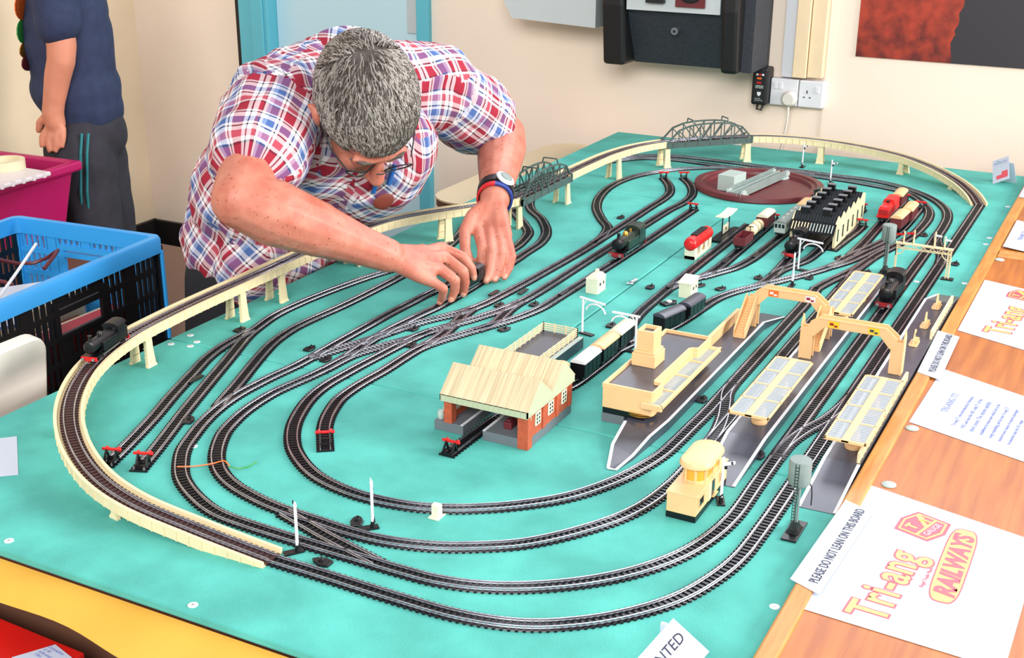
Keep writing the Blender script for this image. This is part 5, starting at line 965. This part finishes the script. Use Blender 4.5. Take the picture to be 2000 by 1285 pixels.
parts += [('e', V((-1.555,1.925,0.02)), (0.13,0.14,0.11), SB), ('e', V((-1.50,1.92,0.11)), (0.16,0.17,0.13), SB), ('e', V((-1.40,1.945,0.24)), (0.15,0.17,0.12), SB), ('c', [(Rs, 0.065), (nb, 0.075), (Ls, 0.065)])]
for a, b, c_ in zip(hips, knees, ankles): parts += [('c', [(a, 0.085), (b, 0.058), (c_, 0.042)]), ('c', [(c_, 0.04), (c_ + V((0.13, -0.01, -0.035)), 0.032)])]
body = solid(parts, 0.0032, 'body', 'skin', man, 3)
# nails
mat('nail', (212, 148, 126), 0.3)
for F in (RF, LF):
    for k, p in F.items():
        a, b = V(p[-2]), V(p[-1]); d_ = (b - a).normalized(); up = (CB - d_*CB.dot(d_)).normalized(); q = b + up*(FR[k][-1]*0.78) - d_*0.001; s_ = d_.cross(up); G(1).ball(q, (0.0048, 0.0062, 0.0022), 10, 6, Matrix((s_, d_, up)).transposed()).build('fingernail', 'nail', man, smooth=True)
# shirt
def sfold(p):
    a = noise.noise(V((p.x*16, p.y*9, p.z*16))); b = noise.noise(V((p.x*34+5, p.y*22, p.z*34)))
    return 0.004 + 0.016*(0.35 - abs(a))*0.8 + 0.005*b
sp_ = [('e', V((-1.555,1.925,0.02)), (0.145,0.165,0.130), SB), ('e', V((-1.495,1.925,0.12)), (0.165,0.19,0.148), SB), ('e', V((-1.405,1.945,0.245)), (0.165,0.205,0.150), SB), ('c', [(Rs + V((-0.012,0.02,0)), 0.083), (nb + V((-0.03,0,-0.01)), 0.098), (Ls + V((-0.012,-0.02,0)), 0.082)]),
    ('e', V((-1.325,1.975,0.195)), (0.13,0.135,0.105), SB), ('e', V((-1.485,1.885,0.0)), (0.115,0.14,0.085), SB), ('c', [(Rs, 0.083), (Rs.lerp(Re, 0.56), 0.079)]), ('c', [(Ls, 0.080), (Ls.lerp(Le, 0.60), 0.076)]), ('c', [(Rs + V((-0.02,0.05,-0.05)), 0.09), (V((-1.45,1.82,0.17)), 0.085)])]
shirt = solid(sp_, 0.0065, 'plaid_shirt', 'white', man, 5, sfold)
me = shirt.data; uv = me.uv_layers.new(name='plaid')
def suv(co, nn):
    for s_, e_, off in ((Rs, Re, 0.31), (Ls, Le, 0.77)):
        d_ = (e_ - s_); L = d_.length; d_.normalize(); t = (co - s_).dot(d_); q = co - s_ - d_*t
        if t > 0.03 and q.length < 0.115 and t < L:
            a1 = d_.cross(V((0,0,1))).normalized(); a2 = d_.cross(a1); return (atan2(q.dot(a2), q.dot(a1))*0.085 + off, t + off, 1)
    c0 = V((-1.50,1.92,0.12)); q = co - c0
    if abs(nn.dot(sy)) > 0.72: return (q.dot(sn) + 0.33, q.dot(ax), 2)
    if abs(nn.dot(ax)) > 0.8: return (q.dot(sy), q.dot(sn) + 0.2, 3)
    return (q.dot(sy) + 0.02*sin(q.dot(ax)*22), q.dot(ax) + 0.012*sin(q.dot(sy)*26), 0)
for p in me.polygons:
    cs = [me.loops[i] for i in p.loop_indices]; U = [suv(me.vertices[l.vertex_index].co, p.normal) for l in cs]
    k0 = U[0][2]; same = all(u[2] == k0 for u in U)
    for i, u in zip(p.loop_indices, U):
        w_ = u if same or True else u; uu = w_[0]
        if abs(uu - U[0][0]) > 0.3 and U[0][2] == w_[2]: uu = U[0][0]
        if not same: uu, vv = U[0][0], U[0][1]
        else: vv = w_[1]
        uv.data[i].uv = (uu, vv)
m = bpy.data.materials.new('plaid'); m.use_nodes = True; nt = m.node_tree; pb = nt.nodes['Principled BSDF']; pb.inputs['Roughness'].default_value = 0.85; pb.inputs['Specular IOR Level'].default_value = 0.2
un = nt.nodes.new('ShaderNodeUVMap'); un.uv_map = 'plaid'; se = nt.nodes.new('ShaderNodeSeparateXYZ'); nt.links.new(un.outputs[0], se.inputs[0])
cols = {'w': (232,224,226), 'r': (158,40,58), 'p': (196,96,110), 'b': (76,104,160), 'n': (22,22,44), 'l': (150,170,206)}
def band(out, seq, period):
    a = nt.nodes.new('ShaderNodeMath'); a.operation = 'DIVIDE'; a.inputs[1].default_value = period; nt.links.new(out, a.inputs[0]); f_ = nt.nodes.new('ShaderNodeMath'); f_.operation = 'FRACT'; nt.links.new(a.outputs[0], f_.inputs[0])
    r_ = nt.nodes.new('ShaderNodeValToRGB'); r_.color_ramp.interpolation = 'CONSTANT'; el = r_.color_ramp.elements
    while len(el) < len(seq): el.new(0.5)
    for e_, (pos, c_) in zip(el, seq): e_.position = pos; e_.color = lin(cols[c_])
    nt.links.new(f_.outputs[0], r_.inputs[0]); return r_.outputs[0]
A_ = band(se.outputs[0], [(0,'w'),(0.10,'n'),(0.135,'w'),(0.22,'r'),(0.46,'w'),(0.52,'n'),(0.55,'w'),(0.60,'b'),(0.76,'l'),(0.84,'w'),(0.90,'n'),(0.925,'r')], 0.082)
B_ = band(se.outputs[1], [(0,'r'),(0.20,'w'),(0.25,'n'),(0.285,'w'),(0.40,'b'),(0.56,'w'),(0.62,'n'),(0.65,'w'),(0.74,'p'),(0.86,'w'),(0.92,'n'),(0.95,'r')], 0.086)
mx = nt.nodes.new('ShaderNodeMix'); mx.data_type = 'RGBA'; mx.inputs[0].default_value = 0.5; nt.links.new(A_, mx.inputs[6]); nt.links.new(B_, mx.inputs[7]); nt.links.new(mx.outputs[2], pb.inputs['Base Color']); M['plaid'] = m
me.materials.clear(); me.materials.append(m)
# collar, pens and badge lying on the shirt front
nd = (hp(0,-0.045,-0.055) - nb).normalized(); n1 = nd.cross(V((0,0,1))).normalized(); n2 = nd.cross(n1); cc = nb + nd*0.025
col_ = G(1).ring([[cc + (n1*cos(a) + n2*sin(a))*r_ + nd*h_ for r_, h_ in ((0.074, 0.028), (0.082, 0.034), (0.108, -0.012), (0.100, -0.018))] for a in [0.35 + 5.6*i/40 for i in range(41)]]).build('collar', 'plaid', man, smooth=True)
cu_ = col_.data.uv_layers.new(name='plaid')
for lp in col_.data.loops: co_ = col_.data.vertices[lp.vertex_index].co; cu_.data[lp.index].uv = (co_.y*1.1, co_.x + co_.z)
tee = G(1).ring([[cc + (n1*cos(a) + n2*sin(a))*r_ + nd*h_ for r_, h_ in ((0.066, 0.012), (0.072, 0.016), (0.074, -0.02))] for a in [2*pi*i/30 for i in range(30)]] + [[cc + (n1*cos(0) + n2*sin(0))*r_ + nd*h_ for r_, h_ in ((0.066, 0.012), (0.072, 0.016), (0.074, -0.02))]]).build('undershirt_neck', 'tee', man)
def on_shirt(px, py):
    d_ = (CF + CR*((px-1000)/2470.54) - CU*((py-642.5)/2470.54)).normalized(); ok, loc, nrm, _ = shirt.ray_cast(V((0, 0, CAMZ)), d_); return (loc, nrm) if ok else (None, None)
for a_, b_, m_ in (((742, 328), (728, 372), 'pen'), ((768, 320), (756, 356), 'pen')):
    p0, q0 = on_shirt(*a_); p1, q1 = on_shirt(*b_)
    if p0 is not None and p1 is not None: G(1).tube([p0 + q0*0.007, p1 + q1*0.007], 0.0045, 10).build('pen', m_, man, smooth=True)
p0, q0 = on_shirt(748, 392)
if p0 is not None: q1 = q0.cross(V((0,0,1))).normalized(); G(1).ball(p0 + q0*0.003, (0.022, 0.016, 0.004), 16, 8, Matrix((q1, q0.cross(q1), q0)).transposed()).build('badge', 'badge', man, smooth=True)
trs = [('e', V((-1.56,1.935,-0.01)), (0.125,0.150,0.12), SB)]
for a, b, c_ in zip(hips, knees, ankles): trs.append(('c', [(a, 0.100), (b, 0.074), (c_ + V((0,0,0.0)), 0.058)]))
solid(trs, 0.008, 'trousers', 'trousers', man, 3)
for c_ in ankles: solid([('c', [(c_ + V((-0.02,0,-0.02)), 0.045), (c_ + V((0.13,-0.01,-0.033)), 0.036)])], 0.008, 'shoe', 'heater_black', man, 2)
# hair
random.seed(11)
cap = []
def scalp(th, ph, lift=0.0):
    x, y, z = cos(ph)*cos(th), cos(ph)*sin(th), sin(ph); return V((x*(0.0785+lift), -0.012 + y*(0.1005+lift), 0.030 + z*(0.0885+lift)))
def haired(p):
    if p.y > 0.055: return p.z > 0.052 - (p.y-0.055)*0.3
    if p.y > 0.0: return p.z > -0.028 + max(0, p.y)*0.9 or (abs(p.x) > 0.06 and p.z > -0.035 and p.y < 0.028)
    return p.z > -0.060
g = G(1); NT, NP = 72, 40; grid = {}
for i in range(NT):
    for j in range(NP + 1):
        th = 2*pi*i/NT; ph = -pi/2*0.75 + (pi/2*0.75 + pi/2)*j/NP; p = scalp(th, ph, 0.0015 + 0.004*noise.noise(V((th*3, ph*5, 1)))); grid[i, j] = len(g.v); g.v.append(tuple(hp(*p)))
for i in range(NT):
    for j in range(NP):
        q = [(i, j), ((i+1) % NT, j), ((i+1) % NT, j+1), (i, j+1)]
        if all(haired(scalp(2*pi*a/NT, -pi/2*0.75 + (pi/2*0.75 + pi/2)*b/NP)) for a, b in q): g.f.append(tuple(grid[k] for k in q))
hair = g.build('hair', 'hair', man, smooth=True)
gl, gd = G(1), G(1); wh = V((0.006, -0.045, 0.112))
for k in range(8500):
    th = random.uniform(0, 2*pi); ph = math.asin(random.uniform(-0.75, 1)); p = scalp(th, ph)
    if not haired(p): continue
    if (p - wh).length < 0.022 and random.random() < 0.75: continue
    nrm = V((p.x/0.0785**2, (p.y+0.012)/0.1005**2, (p.z-0.03)/0.0885**2)).normalized(); fl = (p - wh); fl.y += 0.045 if p.y > -0.06 else -0.02; fl -= nrm*fl.dot(nrm); fl = fl.normalized() if fl.length > 1e-5 else V((0,1,0))
    sd = nrm.cross(fl); cur = 0.5*noise.noise(p*45) + random.gauss(0, 0.22); L = random.uniform(0.020, 0.040) * (1.15 if p.y > 0.03 else 0.9); q = p.copy(); pts = []; dirv = (fl + sd*cur).normalized()
    for s_ in range(5):
        h_ = 0.002 + 0.0075*sin(pi*min(1, s_/4*0.8 + 0.1)); pts.append(hp(*(q + nrm*h_))); dirv = (dirv + sd*random.gauss(0, 0.12)).normalized(); q = q + dirv*(L/4)
        e_ = V((q.x/0.0785, (q.y+0.012)/0.1005, (q.z-0.03)/0.0885)).normalized(); q = V((e_.x*0.0785, e_.y*0.1005 - 0.012, e_.z*0.0885 + 0.03)) if q.z > -0.02 else q
    (gl if random.random() < 0.5 else gd).tube(pts, [0.0009, 0.00095, 0.0009, 0.0007, 0.0003], 3)
gl.build('grey_hair_strands', 'strand_light', man); gd.build('dark_hair_strands', 'strand_dark', man)
# glasses, moustache, watch, band, pens, badge
gg = G(1)
for sx in (-1, 1):
    gg.tube([hp(sx*0.033 + 0.024*cos(t)*1.05, 0.112 - 0.012*abs(cos(t)*0.5 + 0.5*sx*cos(t)), -0.016 + 0.015*sin(t)) for t in [2*pi*i/18 for i in range(19)]], 0.0013, 6); gg.tube([hp(sx*0.058, 0.100, -0.008), hp(sx*0.076, 0.06, -0.006), hp(sx*0.083, -0.005, -0.004)], 0.0014, 6)
gg.tube([hp(-0.009, 0.116, -0.012), hp(0, 0.119, -0.008), hp(0.009, 0.116, -0.012)], 0.0013, 6); gg.build('glasses', 'heater_black', man, smooth=True)
for sx in (-1, 1): G(1).ball(hp(sx*0.032, 0.084, -0.018), 0.0125, 12, 8).build('eyelid', 'skin', man, smooth=True)
gm = G(1); gm.ball(hp(0, 0.101, -0.066), (0.026, 0.010, 0.007), 14, 8, HB).build('moustache', 'beard', man, smooth=True)
for sx in (-1, 1): G(1).tube([hp(sx*0.014, 0.099, 0.006), hp(sx*0.034, 0.098, 0.012), hp(sx*0.052, 0.084, 0.006)], [0.003, 0.0042, 0.002], 8).build('eyebrow', 'strand_dark', man, smooth=True)
fa = (Lw - Le).normalized(); fu = (CB*0.7 + V((0,0,0.7))); fu = (fu - fa*fu.dot(fa)).normalized(); fs = fa.cross(fu)
def cuff(name, m_, t0, w, rad, a0=0, a1=2*pi, par=None, th=0.0035):
    c0 = Le.lerp(Lw, t0); n = 28; rings = []
    for i in range(n+1):
        a = a0 + (a1-a0)*i/n; d_ = fs*cos(a) + fu*sin(a); rings.append([c0 + d_*r_ + fa*s_ for r_, s_ in ((rad, -w/2), (rad+th, -w/2), (rad+th, w/2), (rad, w/2))])
    return G(1).ring(rings).build(name, m_, par or man, smooth=True)
wt = cuff('watch', 'heater_black', 0.905, 0.022, 0.0325)
c0 = Le.lerp(Lw, 0.905); wu = (fu*0.8 + fs*-0.45).normalized(); ws = fa.cross(wu); WB = Matrix((ws, fa, wu)).transposed()
G(1).ball(c0 + wu*0.037, (0.020, 0.021, 0.006), 20, 8, WB).build('watch_case', 'silver', wt, smooth=True); G(1).ball(c0 + wu*0.0415, (0.013, 0.0135, 0.003), 18, 6, WB).build('watch_face', 'grey', wt, smooth=True)
cuff('blue_wristband', 'band_blue', 0.985, 0.012, 0.0315, pi*0.5, pi*1.5); cuff('red_wristband', 'band_red', 0.985, 0.012, 0.0315, -pi*0.5, pi*0.5)
# ------------------------------------------------------------------ boy
boy = thing('person', 'boy in a navy t-shirt and dark striped trousers standing by the magenta box', 'person', (0, 0, 0))
bc = V((-2.77, 2.64, 0)); br = V((0.8876, 0.4606, 0)).normalized(); bf = V((0.458, -0.889, 0)); BB = Matrix((br, -bf, V((0,0,1)))).transposed()
def bp(r_, f_, z): return bc + br*r_ + bf*f_ + V((0,0,z))
fing = [[(-0.038,0.140,0.016),(-0.056,0.146,-0.008),(-0.058,0.150,-0.032)], [(-0.024,0.146,0.010),(-0.038,0.152,-0.018),(-0.036,0.156,-0.044)], [(-0.010,0.148,0.010),(-0.016,0.154,-0.018),(-0.018,0.158,-0.044)], [(0.004,0.146,0.014),(0.004,0.152,-0.010),(0.000,0.156,-0.032)]]
bpz = [('e', bp(0.0,0,0.20), (0.11,0.105,0.24), BB), ('e', bp(0.01,0,-0.02), (0.105,0.105,0.12), BB), ('c', [(bp(0,0,0.44), 0.045), (bp(-0.02,0,0.52), 0.045)]), ('e', bp(-0.03,0,0.62), (0.085,0.07,0.10), BB), ('e', bp(-0.115,0,0.60), (0.016,0.012,0.016), BB), ('e', bp(-0.02,0.07,0.61), (0.02,0.01,0.03), BB),
    ('c', [(bp(0.01,0.115,0.40), 0.05), (bp(0.022,0.13,0.24), 0.040), (bp(0.018,0.135,0.20), 0.038), (bp(0.004,0.135,0.16), 0.036), (bp(-0.016,0.135,0.085), 0.030), (bp(-0.022,0.135,0.055), 0.030), (bp(-0.018,0.135,0.028), 0.028)]), ('c', [(bp(0.01,-0.115,0.40), 0.05), (bp(0.02,-0.13,0.2), 0.04), (bp(-0.03,-0.13,0.0), 0.028), (bp(-0.04,-0.13,-0.05), 0.025)]), ('c', [(bp(-0.040,0.130,0.048), 0.013), (bp(-0.064,0.128,0.028), 0.011), (bp(-0.070,0.128,0.006), 0.009)])]
for f_ in fing: bpz.append(('c', [(bp(*f_[0]), 0.0105), (bp(*f_[1]), 0.0092), (bp(*f_[2]), 0.0078)]))
for s_ in (-1, 1): bpz.append(('c', [(bp(0.01, s_*0.06, -0.05), 0.08), (bp(0.03, s_*0.06, -0.36), 0.055), (bp(0.05, s_*0.06, -0.64), 0.04), (bp(-0.06, s_*0.06, -0.67), 0.028)]))
solid(bpz, 0.005, 'body', 'skin_child', boy, 3)
solid([('e', bp(0.0,0,0.22), (0.122,0.115,0.26), BB), ('e', bp(0.005,0,0.10), (0.128,0.12,0.10), BB), ('c', [(bp(0.01,0.115,0.40), 0.066), (bp(0.018,0.13,0.30), 0.062)]), ('c', [(bp(0.01,-0.115,0.40), 0.066), (bp(0.018,-0.13,0.30), 0.062)]), ('c', [(bp(0.012,0,0.09), 0.112), (bp(0.018,0,0.055), 0.114)])], 0.009, 'tshirt', 'navy', boy, 3, lambda p: 0.006*noise.noise(p*14))
tz = [('e', bp(0.015,0,-0.02), (0.118,0.115,0.11), BB)]
for s_ in (-1, 1): tz.append(('c', [(bp(0.01, s_*0.055, -0.06), 0.098), (bp(0.035, s_*0.06, -0.36), 0.080), (bp(0.05, s_*0.06, -0.62), 0.066)]))
solid(tz, 0.009, 'trousers', 'charcoal', boy, 3, lambda p: 0.006*noise.noise(p*16))
for o_ in (0.0, 0.018): G(1).tube([bp(0.052+o_-0.006*i, 0.135+0.012*(1 if 0 < i < 4 else 0), 0.0-0.055*i) for i in range(7)], 0.004, 6).build('trouser_stripe', 'teal', boy)
for s_ in (-1, 1): solid([('c', [(bp(0.06, s_*0.06, -0.66), 0.04), (bp(-0.08, s_*0.06, -0.668), 0.032)])], 0.009, 'shoe', 'heater_black', boy, 2)
gp = G(1)
for k in range(900):
    th = random.uniform(0, 2*pi); ph = random.uniform(-0.2, pi/2); d_ = V((cos(th)*cos(ph)*0.088, sin(th)*cos(ph)*0.073, sin(ph)*0.104)); a = bp(-0.03,0,0.625) + BB @ d_; gp.tube([a, a + (BB @ d_).normalized()*0.006 + V((0,0,-0.016))], [0.002, 0.0008], 3)
gp.build('hair', 'strand_dark', boy)
for i, (c_, z) in enumerate((('orange', 0.33), ('green', 0.265), ('brass', 0.215), ('maroon', 0.18))): G(1).ball(bp(-0.112 + 0.004*abs(z-0.25)*10, 0.03, z), (0.005, 0.06, 0.036 if i < 2 else 0.024), 10, 8, BB).build('shirt_print', c_, boy)
